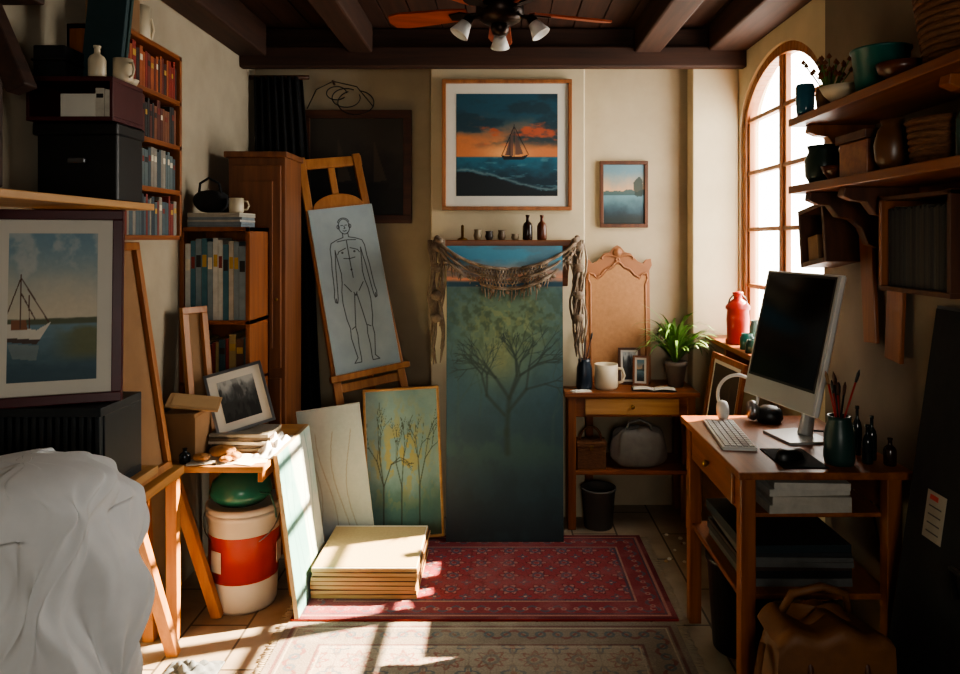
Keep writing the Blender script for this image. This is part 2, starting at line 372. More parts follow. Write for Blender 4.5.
def f_dark(U,V):
    n=fbm(U*4,V*5,5,51); c=mx(fill('1c1a18',U),fill('3b342c',U),ss(.3,.8,V+.5*(n-.5)))
    c=mx(c,fill('12120f',U),ss(.3,.26,V))
    for a in(.3,.68): c=mx(c,fill('5a4a3a',U),poly(U,V,[(a,.34),(a,.78),(a+.14,.36)])*.6); c=mx(c,fill('0c0c0c',U),poly(U,V,[(a-.12,.33),(a-.07,.26),(a+.14,.26),(a+.18,.33)]))
    return c
def f_trees2(U,V):
    n=fbm(U*5,V*6,5,61); c=mx(fill('6f8f92',U),fill('8fa8a4',U),n); c=mx(c,fill('5a7c74',U),ss(.5,.3,V+.2*n))
    g=ss(.48,.6,fbm(U*14,V*14,4,4))*np.exp(-(((U-.45)/.4)**2+((V-.55)/.28)**2)); c=mx(c,fill('a8995a',U),np.clip(g,0,1))
    B=[]
    for k,x in enumerate((.2,.45,.7)): branches(20+k,x,.08,1.5,.26,4,B,.014)
    for a,b,e,f,w in B: c=mx(c,fill('3a4236',U),ss(w,w*.3,sd(U,V,[(a,b),(e,f)]))*.85)
    return mx(c,fill('3c4a34',U),ss(.16,.06,V+.1*n))
def f_fig(U,V):
    X=(U-.5)*.34;Y=(V*.92-.42)*.97+.40; n=fbm(U*4,V*8,4,71)
    c=mx(fill('8a9aa0',U),fill('a0adb0',U),n)
    L=[]
    el=lambda cx,cy,rx,ry,a0=0,a1=360,k=18:[(cx+rx*math.cos(rad(a0+(a1-a0)*i/k)),cy+ry*math.sin(rad(a0+(a1-a0)*i/k))) for i in range(k+1)]
    L.append(el(0,.775,.029,.042)); L.append(el(0,.795,.030,.028,10,170)); L.append(el(-.031,.775,.006,.010)); L.append(el(.031,.775,.006,.010))
    L+= [[(-.016,.782),(-.006,.782)],[(.006,.782),(.016,.782)],[(0,.778),(.004,.765),(-.002,.764)],[(-.009,.752),(0,.749),(.009,.752)]]
    for s in(-1,1):
        L.append([(s*.014,.74),(s*.015,.715),(s*.05,.705),(s*.082,.69),(s*.092,.66),(s*.094,.60),(s*.100,.55),(s*.102,.50),(s*.106,.43),(s*.112,.40),(s*.110,.37),(s*.100,.365),(s*.094,.39),(s*.090,.43),(s*.084,.50),(s*.080,.55),(s*.072,.61),(s*.068,.65)])
        L.append([(s*.068,.65),(s*.062,.58),(s*.056,.52),(s*.060,.47),(s*.070,.42),(s*.074,.36),(s*.068,.27),(s*.058,.22),(s*.062,.17),(s*.052,.10),(s*.046,.06),(s*.066,.035),(s*.03,.035),(s*.028,.06),(s*.030,.12),(s*.026,.18),(s*.030,.22),(s*.020,.30),(s*.006,.40)])
        L.append([(s*.05,.46),(s*.02,.415)]); L.append([(s*.012,.655),(s*.05,.64),(s*.058,.625)]); L.append([(s*.005,.70),(s*.05,.695)])
        L.append([(s*.034,.225),(s*.05,.215)]); L.append(el(s*.032,.632,.004,.004,k=6)); L.append([(s*.104,.37),(s*.104,.39)])
    L+=[[(0,.70),(0,.56),(.002,.49)],el(0,.535,.003,.004,k=6),[(-.008,.41),(0,.39),(.008,.41)],[(-.03,.60),(0,.595),(.03,.60)]]
    for l in L: c=mx(c,fill('23262a',U),ss(.0030,.0011,sd(X,Y,l))*.9)
    return c
def f_photo(U,V):
    n=fbm(U*5,V*4,5,81); c=mx(fill('1e2224',U),fill('8d9496',U),ss(.3,.9,V+.5*(n-.5)))
    c=mx(c,fill('34383a',U),ss(.5,.62,fbm(U*9,V*3,4,12))*.8)
    return mx(c,fill('c2c6c4',U),ss(.75,.9,V+.3*(n-.5))*.6)
def f_lines(U,V):
    c=mx(fill('b9bab4',U),fill('a2aaaa',U),fbm(U*5,V*5,4,3))
    c=mx(c,fill('8fa3a4',U),ss(.35,.0,U)*.6)
    for k in range(4):
        p=[(.15+.2*k+.10*math.sin(i*.5+k),.1+i*.09) for i in range(9)]; c=mx(c,fill('7a6a52',U),ss(.010,.003,sd(U,V,p))*.5)
    return c
def f_teal(U,V):
    n=fbm(U*3,V*6,4,5); e=.42+.10*np.sin(V*5)+.08*(n-.5)
    c=mx(fill('5f918e',U),fill('b4bab2',U),ss(-.03,.03,U-e)); c=mx(c,fill('86aaa4',U),ss(.5,.7,n)*.5)
    for k,x in enumerate((.15,.3,.62,.8)): c=mx(c,fill('42706f',U),ss(.014,.003,sd(U,V,[(x+.05*math.sin(i*.7+k),i*.11) for i in range(10)]))*.6)
    return c
# seascape on chimney breast
framed('framed_seascape_painting',lean((.04,4.145,1.77),0,0),.745,.75,.022,.03,FRW,.06,f_sunset,170,170)
framed('small_framed_painting',lean((.745,4.345,1.675),0,0),.29,.40,.022,.025,DZ,0,f_lake,70,90)
framed('dark_framed_painting',lean((-.86,4.345,1.70),0,0),.66,.68,.05,.035,DX,0,f_dark,80,80)
# tall tree canvas
canvas('tall_tree_canvas',lean((.025,3.815,.010),0,2.4),.62,1.56,.025,f_tree,170,420,em=mat('teal_edge','26343a'))
# mantel shelf
o=O('mantel_shelf'); o.bx(-.35,.425,3.95,4.15,1.565,1.60,WX); o.bx(-.33,.405,3.97,4.15,1.535,1.565,DX)
prof=[(0,0),(.16,0),(.155,-.03),(.12,-.05),(.09,-.10),(.04,-.14),(.02,-.2),(0,-.2)]
for x in(-.30,.35): o.prism(prof,.04,DX,M=Matrix(((0,0,1,x),(-1,0,0,4.15),(0,1,0,1.535),(0,0,0,1))))
o.end(bev=.004)
# macrame garland
o=O('macrame_garland')
def sw(u,top):
    x=-.33+.74*u; s=(4*u*(1-u))**.8; return (x,3.835-.01*math.sin(u*20)+.05*abs(2*u-1)**3,(1.60-.155*s if top else 1.565-.225*s))
def swf(u,v):
    a=Vector(sw(u,1));b=Vector(sw(u,0)); p=a.lerp(b,v); p.y+= -.012*math.sin(v*14+u*9)-.006*math.sin(u*60); return tuple(p)
N=44
for k in range(-6,N+6):
    for sgn in(1,-1):
        pts=[]
        for j in range(7):
            v=j/6;u=(k+sgn*v*3)/N
            if 0<=u<=1: pts.append(swf(u,v))
        if len(pts)>2: o.tube(pts,.0042,ROPE,n=5)
for v in(0,.5,1): o.tube([swf(i/50,v) for i in range(51)],.010 if v!=.5 else .007,ROPE,n=6)
for i in range(46):
    u=(i+.5)/46; p=Vector(swf(u,1)); l=.035+.03*R.random()+ (.03 if i%4==0 else 0)
    o.tube([p,p+Vector((.004*R.uniform(-1,1),-.003,-l*.5)),p+Vector((.01*R.uniform(-1,1),-.002,-l))],[.0035,.0045,.002],ROPE,n=5)
for i in range(9):
    p=Vector(swf((i+.5)/9,1)); o.lathe((p.x,p.y,p.z-.02),[(0,-.014),(.013,-.006),(.016,0),(.012,.008),(0,.014)],ROPE,n=10)
for sx,x0 in((-1,-.345),(1,.425)):
    for k in range(16):
        bx=x0+R.uniform(-.035,.035);by=3.915+R.uniform(-.02,.0);zz=1.60;L=R.uniform(.42,.68);ph=R.random()*6
        o.tube([(bx+(.012*math.sin(ph+j*1.1)),by-.012*math.sin(ph+j*.9),zz-L*j/10) for j in range(11)],[.006]*9+[.008,.003],ROPE,n=5)
    for z in(1.56,1.45,1.30,1.18): o.lathe((x0,3.905,z),[(0,-.03),(.026,-.018),(.034,0),(.026,.018),(0,.03)],ROPE,n=12)
    o.tube([(x0,3.96,1.612),(x0,3.915,1.605),(x0-sx*.01,3.89,1.60),(x0-sx*.03,3.86,1.595)],.016,ROPE)
o.end()
# mantel ornaments
def bottle(name,x,y,z,h,r,m,cap=None):
    o=O(name); o.lathe((x,y,z),[(0,0),(r*.9,0),(r,h*.05),(r,h*.55),(r*.8,h*.66),(r*.35,h*.75),(r*.33,h*.93),(r*.42,h*.94),(r*.42,h),(0,h)],m,n=20)
    if cap: o.lathe((x,y,z),[(r*.36,h),(r*.38,h*1.08),(0,h*1.1)],cap,n=14)
    return o.end()
bottle('amber_bottle',.155,4.04,1.60,.14,.028,mat('amber_glass','2b1a12',rough=.2,bump=0))
bottle('amber_bottle',.235,4.04,1.60,.14,.027,mat('brown_ceramic','5a2f1c',rough=.3,bump=.02))
o=O('brass_candlestick'); o.lathe((-.21,4.04,1.60),[(0,0),(.03,0),(.028,.008),(.008,.015),(.008,.08),(0,.085)],BRASS,n=16); o.bar((-.25,4.04,1.69),(-.17,4.04,1.69),.018,.016,BRASS); o.end()
for x,h,c in((-.125,.06,'8a7a60'),(-.06,.05,'3b3430'),(0.01,.055,'6a5a48'),(.085,.035,'9a8a70')):
    O('small_ceramic_pot').lathe((x,4.04,1.60),[(0,0),(.016,0),(.024,h*.4),(.018,h*.8),(.022,h),(.018,h),(.014,h*.8),(0,h*.75)],mat('pot_'+c,c,rough=.5),n=16).end()
# ---------------------------------------------------------------- ceiling fan
o=O('ceiling_fan'); fx,fy,fz=.0,2.98,2.55
DK=mat('bronze','2a1c14',rough=.35,metal=.7,var=.1,bump=.02); BL=wood('fan_blade','7a3018','a84e2c','x',rough=.35)
o.lathe((fx,fy,fz),[(0,-.06),(.05,-.06),(.085,-.04),(.10,-.01),(.10,.04),(.07,.07),(.03,.09),(.02,.11),(.02,.21),(.055,.22),(.06,.27),(0,.27)],DK,n=32)
bp=[(.14,-.035),(.2,-.045),(.44,-.058),(.49,-.045),(.505,0),(.49,.045),(.44,.058),(.2,.045),(.14,.035)]
for k in range(5):
    M=T(fx,fy,fz-.005)@RZ(18+72*k)@RX(14); o.prism(bp,.008,BL,M=M)
    o.prism([(.08,-.012),(.13,-.012),(.17,-.03),(.22,-.02),(.22,.02),(.17,.03),(.13,.012),(.08,.012)],.006,DK,M=M@T(0,0,-.007))
SH=mat('frosted_glass','d8d8d4',rough=.4,var=.03,bump=0)
o.lathe((fx,fy,fz-.085),[(0,-.02),(.03,-.015),(.04,.01),(.035,.04),(0,.04)],DK,n=20)
for a in(-168,-12,90):
    M=T(fx,fy,fz-.04)@RZ(a)
    p=[M@Vector(q) for q in((.03,0,0),(.07,0,.012),(.115,0,.002),(.13,0,-.012))]; o.tube(p,.008,DK)
    o.lathe((0,0,0),[(.0,.02),(.018,.018),(.022,0),(.024,-.012)],DK,n=20,M=M@T(.135,0,-.01)@RY(-32))
    o.lathe((0,0,0),[(.024,-.012),(.030,-.035),(.042,-.07),(.039,-.072),(.026,-.035),(.0,-.02)],SH,n=20,M=M@T(.135,0,-.01)@RY(-32))
o.end()
# ---------------------------------------------------------------- back desk
def legs(o,x0,x1,y0,y1,z,t,m):
    for a in(x0,x1-t):
        for b in(y0,y1-t): o.bx(a,a+t,b,b+t,0,z,m)
o=O('wooden_writing_desk')
o.bx(.355,1.10,3.95,4.14,.735,.76,WX).bx(.50,1.10,4.139,4.34,.735,.76,WX)
legs(o,.375,1.08,3.97,4.13,.735,.045,WZ)
for a in(.51,1.035): o.bx(a,a+.045,4.285,4.33,0,.735,WZ)
o.bx(.385,1.07,3.985,4.12,.62,.735,WX).bx(.51,1.07,4.12,4.32,.66,.735,WX).bx(.47,.99,3.972,3.99,.635,.725,OX)
o.lathe((0,0,0),[(0,.022),(.013,.018),(.012,.008),(.006,0),(0,0)],BRASS,n=14,M=T(.73,3.972,.68)@RX(90))
o.bx(.385,1.07,3.98,4.12,.30,.325,WX).bx(.51,1.07,4.119,4.32,.30,.325,WX)
o.end(bev=.004)
def mug(name,x,y,z,r,h,m,ha=0):
    o=O(name); o.lathe((x,y,z),[(0,0),(r*.85,0),(r,h*.1),(r,h),(r*.92,h),(r*.9,h*.12),(0,h*.1)],m)
    c,s=math.cos(ha),math.sin(ha)
    o.tube([(x+c*(r*.95+q*r*.7),y+s*(r*.95+q*r*.7),z+h*zz) for q,zz in((0,.8),(.7,.78),(1,.5),(.7,.25),(0,.2))],r*.13,m)
    return o.end()
mug('cream_mug',.60,4.07,.76,.066,.14,CREAM,ha=.2)
def brushjar(name,x,y,z,r,h,m,n=7,bl=.2,prof=None):
    o=O(name); o.lathe((x,y,z),prof or [(0,0),(r*.9,0),(r,h*.1),(r*.95,h*.7),(r*.75,h*.9),(r*.8,h),(r*.7,h),(r*.65,h*.85),(0,h*.8)],m)
    for k in range(n):
        a=R.uniform(0,6.28);q=r*.35; dx,dy=math.cos(a),math.sin(a);L=bl*R.uniform(.75,1.1);tl=R.uniform(.1,.3)
        p0=Vector((x-dx*q*.3,y-dy*q*.3,z+h*.5));d=Vector((dx*tl,dy*tl,1)).normalized();p1=p0+d*L
        o.tube([p0,p1],.0035,R.choice([OZ,DZ,RED,BLK]),n=6); o.tube([p1,p1+d*.012,p1+d*.03,p1+d*.045],[.004,.0055,.006,.001],R.choice([DZ,KRAFT,BLK]),n=8)
    return o.end()
brushjar('brush_vase',.475,4.06,.76,.045,.17,mat('navy_ceramic','1f2a36',rough=.3,bump=.02),5,.2)
o=O('open_notebook',T(.86,4.03,.762)@RZ(-6))
for s in(-1,1): o.grid(lambda u,v,s=s:(s*u*.115,-.045+.09*v,.004+.014*math.sin(min(u*1.5,1)*pi/2)*(1-u*.75)),10,3,PAPER)
o.bx(-.12,.12,-.05,.05,0,.003,BLK); o.end(thick=.002)
O('loose_papers',T(.45,3.99,.76)@RZ(12)).bx(-.055,.055,-.025,.025,.0,.004,PAPER).bx(-.05,.04,-.02,.025,.004,.007,PAPER,M=RZ(12)).end()
framed('desk_photo_frame',lean((.755,4.19,.762),0,7),.13,.21,.014,.012,DZ,.012,f_photo,30,40)
framed('desk_photo_frame',lean((.81,4.15,.762),-14,8),.09,.17,.012,.012,WZ,.012,f_lake,30,40)
# carved headboard panel
o=O('carved_wooden_panel',lean((.70,4.26,.76),0,4))
P=[(-.19,0),(-.19,.66),(-.205,.69),(-.20,.73),(-.17,.725),(-.15,.70),(-.12,.715),(-.08,.76),(-.045,.77),(-.02,.80),(0,.81)]
full=P+[(-x,y) for x,y in P[::-1][1:]]
CW=mat('carved_panel_wood','8e5e3c',rough=.55,var=.15,scale=3,st=(2,9,.8),bump=.2)
CK=mat('cork_panel','a0744e',rough=.85,var=.12,scale=40,bump=.2)
o.prism(full,.022,CW)
o.prism([(x*.84,max(.035,y*.86)) for x,y in full],.004,CK,z0=.021)
inn=[(x*.86,max(.03,y*.88)) for x,y in full]
for a,b in zip(inn,inn[1:]+inn[:1]): o.tube([(a[0],a[1],.024),(b[0],b[1],.024)],.007,CW,n=6)
for s in(-1,1): o.tube([(s*(.03+.05*t)*1.0*math.cos(t*4)+s*.06,.725+.025*math.sin(t*4),.024) for t in [i/12 for i in range(13)]],.007,CW,n=6)
o.lathe((0,.765,.02),[(0,.02),(.02,.015),(.028,.004),(.03,0)],CW,n=16)
o.end(bev=.003)
# plant
o=O('potted_spider_plant'); px,py=1.01,4.14
o.lathe((px,py,.76),[(0,0),(.042,0),(.062,.12),(.066,.12),(.066,.145),(.056,.145),(.052,.12),(0,.115)],mat('grey_pot','6e645a',rough=.7,var=.15))
for k in range(100):
    a=R.uniform(0,2*pi);L=R.uniform(.24,.42);w=R.uniform(.007,.012);el=R.uniform(.8,1.5);dr=R.uniform(1.1,2.5)
    def leaf(u,v,a=a,L=L,w=w,el=el,dr=dr):
        t=v;rr=0;zz=0;st=8
        for i in range(st):
            q=t*(i+.5)/st;e=el-dr*q*q; rr+=math.cos(e)*L*t/st;zz+=math.sin(e)*L*t/st
        ww=w*math.sin(pi*min(.999,.15+t*.85))**.7 if t<.999 else w*.1;s=(u-.5)*2*ww
        X=px+math.cos(a)*rr-math.sin(a)*s
        return (X,min(py+math.sin(a)*rr+math.cos(a)*s,4.34 if X<1.1 else 4.205),.89+zz)
    o.grid(leaf,2,8,LEAF)
o.end()
# under desk
o=O('wicker_picnic_basket'); o.bx(.43,.59,4.0,4.11,.326,.45,WICK).bx(.425,.595,3.995,4.115,.45,.475,WICK)
o.tube([(.45,4.055,.475)]+[(.51-.06*math.cos(t),4.055,.475+.075*math.sin(t)) for t in [pi*i/10 for i in range(1,10)]]+[(.57,4.055,.475)],.007,WICK); o.bx(.50,.52,3.99,3.998,.43,.46,BRASS); o.end(bev=.008)
o=O('grey_cloth_bag')
def bag(u,v,c=(.78,4.05,.326),r=(.15,.065,.11)):
    a=2*pi*u;b=-pi/2+pi*v;k=lambda t,p:math.copysign(abs(t)**p,t)
    n=1+.07*math.sin(a*5+v*9)+.05*math.sin(a*9-v*6)
    return (c[0]+r[0]*k(math.cos(a),.7)*k(math.cos(b),.6)*n,c[1]+r[1]*k(math.sin(a),.7)*k(math.cos(b),.6),c[2]+r[2]+r[2]*k(math.sin(b),.7)*(n if v>.4 else 1))
o.grid(bag,48,24,GREY); o.tube([(.70,4.04,.50),(.72,4.02,.58),(.78,4.01,.60),(.84,4.02,.57),(.86,4.04,.49)],.008,GREY); o.end()
def bucket(name,x,y,z,r,h,m,rim=True,handle=False,taper=.82):
    o=O(name); o.lathe((x,y,z),[(0,0),(r*taper,0),(r*.99,h*.94),(r*1.05,h*.95),(r*1.05,h),(r*.96,h),(r*(taper-.04),.01),(0,.01)],m)
    if handle: o.tube([(x+r*1.03*math.cos(t),y-.01,z+h*.93+r*.55*math.sin(t)) for t in [pi*i/14 for i in range(15)]],.004,STEEL)
    return o.end()
bucket('grey_waste_bin',.55,4.03,0,.095,.22,mat('grey_plastic','55534f',rough=.6))
# window sill things
o=O('red_lantern_flask'); o.lathe((1.275,3.86,SZ),[(0,0),(.062,0),(.064,.01),(.064,.02),(.056,.03),(.058,.10),(.060,.13),(.056,.18),(.064,.185),(.064,.20),(.045,.225),(.022,.24),(.022,.26),(.028,.262),(.028,.275),(0,.28)],RED)
o.tube([(1.275+.05*math.cos(t),3.86,SZ+.21+.055*math.sin(t)) for t in [pi*i/10 for i in range(11)]],.004,BLK); o.end()
for x,y,r,h,m in((1.255,3.66,.034,.08,TEAL),(1.24,3.54,.033,.065,mat('green_glass','2d4a40',rough=.2,bump=0)),(1.31,3.60,.028,.10,GLS),(1.32,3.72,.03,.14,mat('clear_bottle','6a7a74',rough=.15,bump=0))):
    O('glass_jar').lathe((x,y,SZ),[(0,0),(r,0),(r,h*.75),(r*.8,h*.85),(r*.8,h),(r*.7,h),(r*.7,h*.8),(0,h*.7)],m,n=20).end()
O('wooden_storage_crate').bx(1.08,1.37,3.24,3.86,0,.03,DY).bx(1.08,1.10,3.24,3.86,.03,.58,DY).bx(1.35,1.37,3.24,3.86,.03,.58,DY).bx(1.10,1.35,3.24,3.26,.03,.58,DY).bx(1.10,1.35,3.84,3.86,.03,.58,DY).bx(1.07,1.38,3.23,3.87,.58,.60,DY).end(bev=.004)
framed('leaning_picture_frame',lean((1.10,3.62,.60),-86,9),.42,.41,.03,.02,WZ,.02,f_dark,30,30)
# ---------------------------------------------------------------- right desk
o=O('computer_desk'); o.bx(.77,1.34,2.32,3.08,.825,.85,WY)
legs(o,.79,1.32,2.36,3.05,.825,.05,WZ)
o.bx(.80,.82,2.41,3.0,.69,.825,WY).bx(.788,.802,2.45,2.96,.70,.812,WY)
o.lathe((0,0,0),[(0,.026),(.014,.02),(.013,.01),(.006,0),(0,0)],BRASS,n=14,M=T(.788,2.72,.757)@RY(-90))
o.bx(1.29,1.31,2.41,3.0,.69,.825,WY).bx(.84,1.27,3.02,3.04,.69,.825,WX)
o.bx(.82,1.29,2.40,3.02,.675,.69,WY).bx(.80,1.31,2.40,3.03,.40,.42,WY)
o.end(bev=.004)
o=O('desktop_monitor',lean((1.045,2.72,.985),-77,13))
o.bx(-.215,.215,0,.50,-.022,.006,mat('silver_shell','b9bab8',rough=.3,metal=.3,var=.03,bump=0))
o.bx(-.222,.222,-.004,.504,-.012,.0,WHT)
o.bx(-.195,.195,.085,.485,.006,.0075,mat('screen_glass','0a0d10',rough=.12,var=.05,bump=0))
o.bx(-.205,.205,.075,.495,.0058,.0068,BLK)
o.grid(lambda u,v:((u-.5)*.42,.02+.46*v,-.022-.045*math.sin(pi*u)*math.sin(pi*v)),14,14,WHT)
o.M=Matrix.Identity(4)
o.prism([(-.08,-.09),(.06,-.10),(.09,-.07),(.09,.07),(.06,.10),(-.08,.09)],.01,MATS['silver_shell'],M=T(1.12,2.73,.85)@RZ(11))
o.tube([(1.16,2.74,.86),(1.175,2.745,.93),(1.16,2.74,1.02),(1.12,2.735,1.12)],[.028,.024,.022,.022],MATS['silver_shell'],n=12)
o.end(bev=.004)
o=O('computer_keyboard',T(.875,2.76,.85)@RZ(84)); o.bx(-.20,.20,-.06,.06,0,.012,WHT)
for i in range(14):
    for j in range(5):
        o.bx(-.192+i*.0275,-.192+i*.0275+.024,-.053+j*.0215,-.053+j*.0215+.018,.012,.017,mat('key_cap','c8c8c6',rough=.5,var=.03,bump=0))
o.end(bev=.0015)
o=O('mouse_pad'); o.bx(.93,1.08,2.36,2.58,.85,.854,BLKM); o.end(bev=.001)
o=O('computer_mouse',T(.99,2.46,.854)@RZ(20))
o.grid(lambda u,v:(.055*math.cos(2*pi*u)*max(0,math.cos(pi/2*v))**.6,.031*math.sin(2*pi*u)*max(0,math.cos(pi/2*v))**.6,.033*math.sin(pi/2*v)*(1-.25*math.cos(2*pi*u)*max(0,math.cos(pi/2*v)))),28,10,BLK); o.end()
brushjar('teal_brush_jar',1.14,2.42,.85,.05,.16,mat('teal_ceramic','24403c',rough=.35,bump=.05),9,.19,prof=[(0,0),(.045,0),(.050,.02),(.048,.10),(.036,.145),(.038,.16),(.031,.16),(.03,.14),(0,.12)])
for x,y,h,r in((1.235,2.42,.13,.018),(1.27,2.46,.15,.016),(1.30,2.40,.09,.02),(1.25,2.52,.17,.016)): bottle('ink_bottle',x,y,.85,h,r,R.choice([GLS,mat('amber_glass','2b1a12'),KRAFT]))
o=O('white_headphones'); cx,cy,cz=.985,2.985,.955
o.tube([(cx+.09*math.cos(t)*.85,cy-.02*math.cos(t),cz+.085*math.sin(t)) for t in [rad(-35+250*i/24) for i in range(25)]],.007,WHT)
for s in(-1,1): o.lathe((0,0,0),[(0,-.018),(.036,-.016),(.042,0),(.036,.016),(0,.02)],WHT if s<0 else STEEL,M=T(cx+s*.062,cy,cz-.06)@RY(90),n=24)
o.end()
O('round_speaker').lathe((1.11,2.97,.85),[(0,0),(.045,0),(.055,.02),(.05,.05),(.03,.065),(0,.07)],BLK).end()
o=O('stacked_white_books'); z=.69
for k,(a,b) in enumerate(((.0,.28),(.01,.27),(.0,.275),(.015,.265))):
    h=R.uniform(.022,.03); M=T(.895,2.39,z)@RZ(R.uniform(-3,3)); o.bx(a,b,0,.2,0,h,BOOK,col=R.choice(['b0aa9e','9c988c','b8b4aa']),M=M); o.bx(a+.004,b+.001,.004,.196,.003,h-.003,BOOK,col='c8c3b3',M=M); z+=h
o.end(bev=.001)
o=O('stacked_magazines'); z=.42
for k in range(7):
    h=R.uniform(.012,.03); M=T(.84,2.45,z)@RZ(R.uniform(-2,2)); o.bx(0,.36,0,.45,0,h,BOOK,col=R.choice(['16181b','25282c','5a5a58','1a2a30','3a2a24']),M=M); z+=h
o.end(bev=.001)
bucket('black_waste_bin',.95,2.84,0,.13,.36,BLK)
# leather bag
o=O('tan_leather_bag'); BC=(.955,2.18,.0)
def lb(u,v):
    a=2*pi*u;b=-pi/2+pi*v;k=lambda t,p:math.copysign(abs(t)**p,t)
    n=1+.03*math.sin(a*4+v*7)+.025*math.sin(a*7-v*11)+.015*math.sin(a*15+v*20)
    rx=.18*(1-.22*v);ry=.12*(1-.25*v)
    return (BC[0]+rx*k(math.cos(a),.65)*k(math.cos(b),.5)*n,BC[1]+ry*k(math.sin(a),.65)*k(math.cos(b),.5)*n,.24+.24*k(math.sin(b),.65)*(1+.05*math.sin(a*3)*(v>.5)))
o.grid(lb,72,36,LEATH)
def flap(u,v):
    x=BC[0]+(u-.5)*(.30+.05*v); t=v; y=BC[1]+.09-.22*min(t*1.6,1)-.015*math.sin(pi*u); z=.49-.02*math.cos(t*3)-max(0,t-.6)*.55+.012*math.sin(u*14)-.05*(2*u-1)**4
    return (x,y-.012,z)
o.grid(flap,30,16,LEATH)
for s in(-1,1):
    o.tube([(BC[0]+s*.08,BC[1]-.145,.27),(BC[0]+s*.08,BC[1]-.155,.38),(BC[0]+s*.08,BC[1]-.12,.46)],.009,DZ)
    o.bx(BC[0]+s*.08-.018,BC[0]+s*.08+.018,BC[1]-.168,BC[1]-.150,.28,.32,BRASS)
o.tube([(BC[0]-.10,BC[1],.48),(BC[0]-.08,BC[1]-.02,.54),(BC[0],BC[1]-.04,.57),(BC[0]+.08,BC[1]-.02,.54),(BC[0]+.10,BC[1],.48)],.012,LEATH)
o.tube([(BC[0]-.16,BC[1],.38),(BC[0]-.20,BC[1]-.05,.28),(BC[0]-.19,BC[1]-.1,.18),(BC[0]-.12,BC[1]-.15,.16),(BC[0]-.02,BC[1]-.16,.20)],.010,LEATH)
o.bx(BC[0]-.11,BC[0]+.11,BC[1]-.148,BC[1]-.125,.05,.22,LEATH)
o.end(thick=0)
# black portfolios leaning on right wall
o=O('black_portfolio_case',lean((1.17,1.93,.0),-90,8.2))
o.bx(-.33,.31,0,1.40,-.02,.0,BLKM); o.bx(-.34,.32,0,1.41,-.008,-.012,BLK)
o.bx(-.24,-.15,.72,.86,.0,.002,mat('label_paper','8f8b82',rough=.8))
for j in range(4): o.bx(-.225,-.165,.74+j*.025,.744+j*.025,.002,.0025,BLK)
o.bx(-.225,-.185,.835,.85,.002,.0028,RED)
o.tube([(-.05,.62,.005),(-.05,.70,.03),(.10,.70,.03),(.10,.62,.005)],.009,BLK)
o.end(bev=.003)
o=O('wooden_dowel'); o.tube([(1.20,2.29,0),(1.385,2.29,1.15)],.008,DZ); o.end()
o=O('power_cable'); o.tube([(1.18,2.76,.87),(1.28,2.78,.86),(1.36,2.72,.83),(1.37,2.6,.5),(1.36,2.5,.35),(1.355,2.6,.1),(1.34,2.8,.012)],.004,BLK); o.end()
# ---------------------------------------------------------------- right wall shelves
SH1,SH2=2.06,1.805
cor=[(0,0),(.27,0),(.275,-.03),(.24,-.045),(.20,-.05),(.17,-.09),(.12,-.10),(.085,-.13),(.06,-.19),(.02,-.21),(0,-.21)]
for z,nm in((SH1,'wall_shelf'),(SH2,'wall_shelf')):
    o=O(nm); o.bx(1.10,1.40,1.45,2.75,z-.03,z,WY)
    for y in((2.62,2.36,1.58) if z<2 else (2.68,1.85)):
        c=cor if z<2 else [(a*.9,b*.9) for a,b in cor]
        o.prism(c,.045,DZ if z<2 else WZ,M=Matrix(((-1,0,0,1.40),(0,0,1,y),(0,1,0,z-.03),(0,0,0,1))))
    if z<2: o.bx(1.375,1.40,1.5,2.7,z-.11,z-.03,WY)
    o.end(bev=.004)
O('blue_glass_jar').lathe((1.14,2.69,SH1),[(0,0),(.028,0),(.032,.03),(.034,.11),(.030,.12),(.027,.12),(.028,.03),(0,.01)],mat('blue_glass','2c5f70',rough=.15,bump=0)).end()
o=O('dried_flower_pot'); o.lathe((1.20,2.62,SH1),[(0,0),(.04,0),(.05,.07),(.045,.09),(.04,.09),(.04,.02),(0,.02)],KRAFT)
for k in range(36):
    a=R.uniform(0,6.28);t=R.uniform(.1,.7);L=R.uniform(.08,.17);p=Vector((1.20,2.62,SH1+.05));d=Vector((math.cos(a)*t,math.sin(a)*t,1)).normalized()
    o.tube([p,p+d*L],.002,LEAF,n=5); o.lathe(tuple(p+d*L),[(0,-.008),(.010,0),(0,.014)],mat('dried_flower','7a4a2a',rough=.9),n=8)
o.end()
O('white_bowl').lathe((1.18,2.47,SH1),[(0,0),(.03,0),(.035,.01),(.065,.04),(.078,.065),(.074,.065),(.06,.04),(.03,.014),(0,.012)],CREAM).end()
bucket('green_bucket',1.20,2.27,SH1,.085,.14,TEAL)
O('brown_bowl').lathe((1.17,2.10,SH1),[(0,0),(.03,0),(.035,.01),(.06,.03),(.068,.055),(.063,.055),(.05,.03),(0,.014)],mat('brown_ceramic','5a2f1c')).end()
o=O('wicker_basket')
for j in range(11):
    z=SH1+.012+j*.019;r=.10+.03*j/11; o.tube([(1.26+(r+.004*math.sin(i*pi+j*pi))*math.cos(2*pi*i/28),1.93+(r+.004*math.sin(i*pi+j*pi))*math.sin(2*pi*i/28),z) for i in range(29)],.0105,WICK,n=6)
o.lathe((1.26,1.93,SH1),[(0,0),(.10,0),(.128,.21),(.12,.21),(.095,.01),(0,.01)],WICK)
o.end()
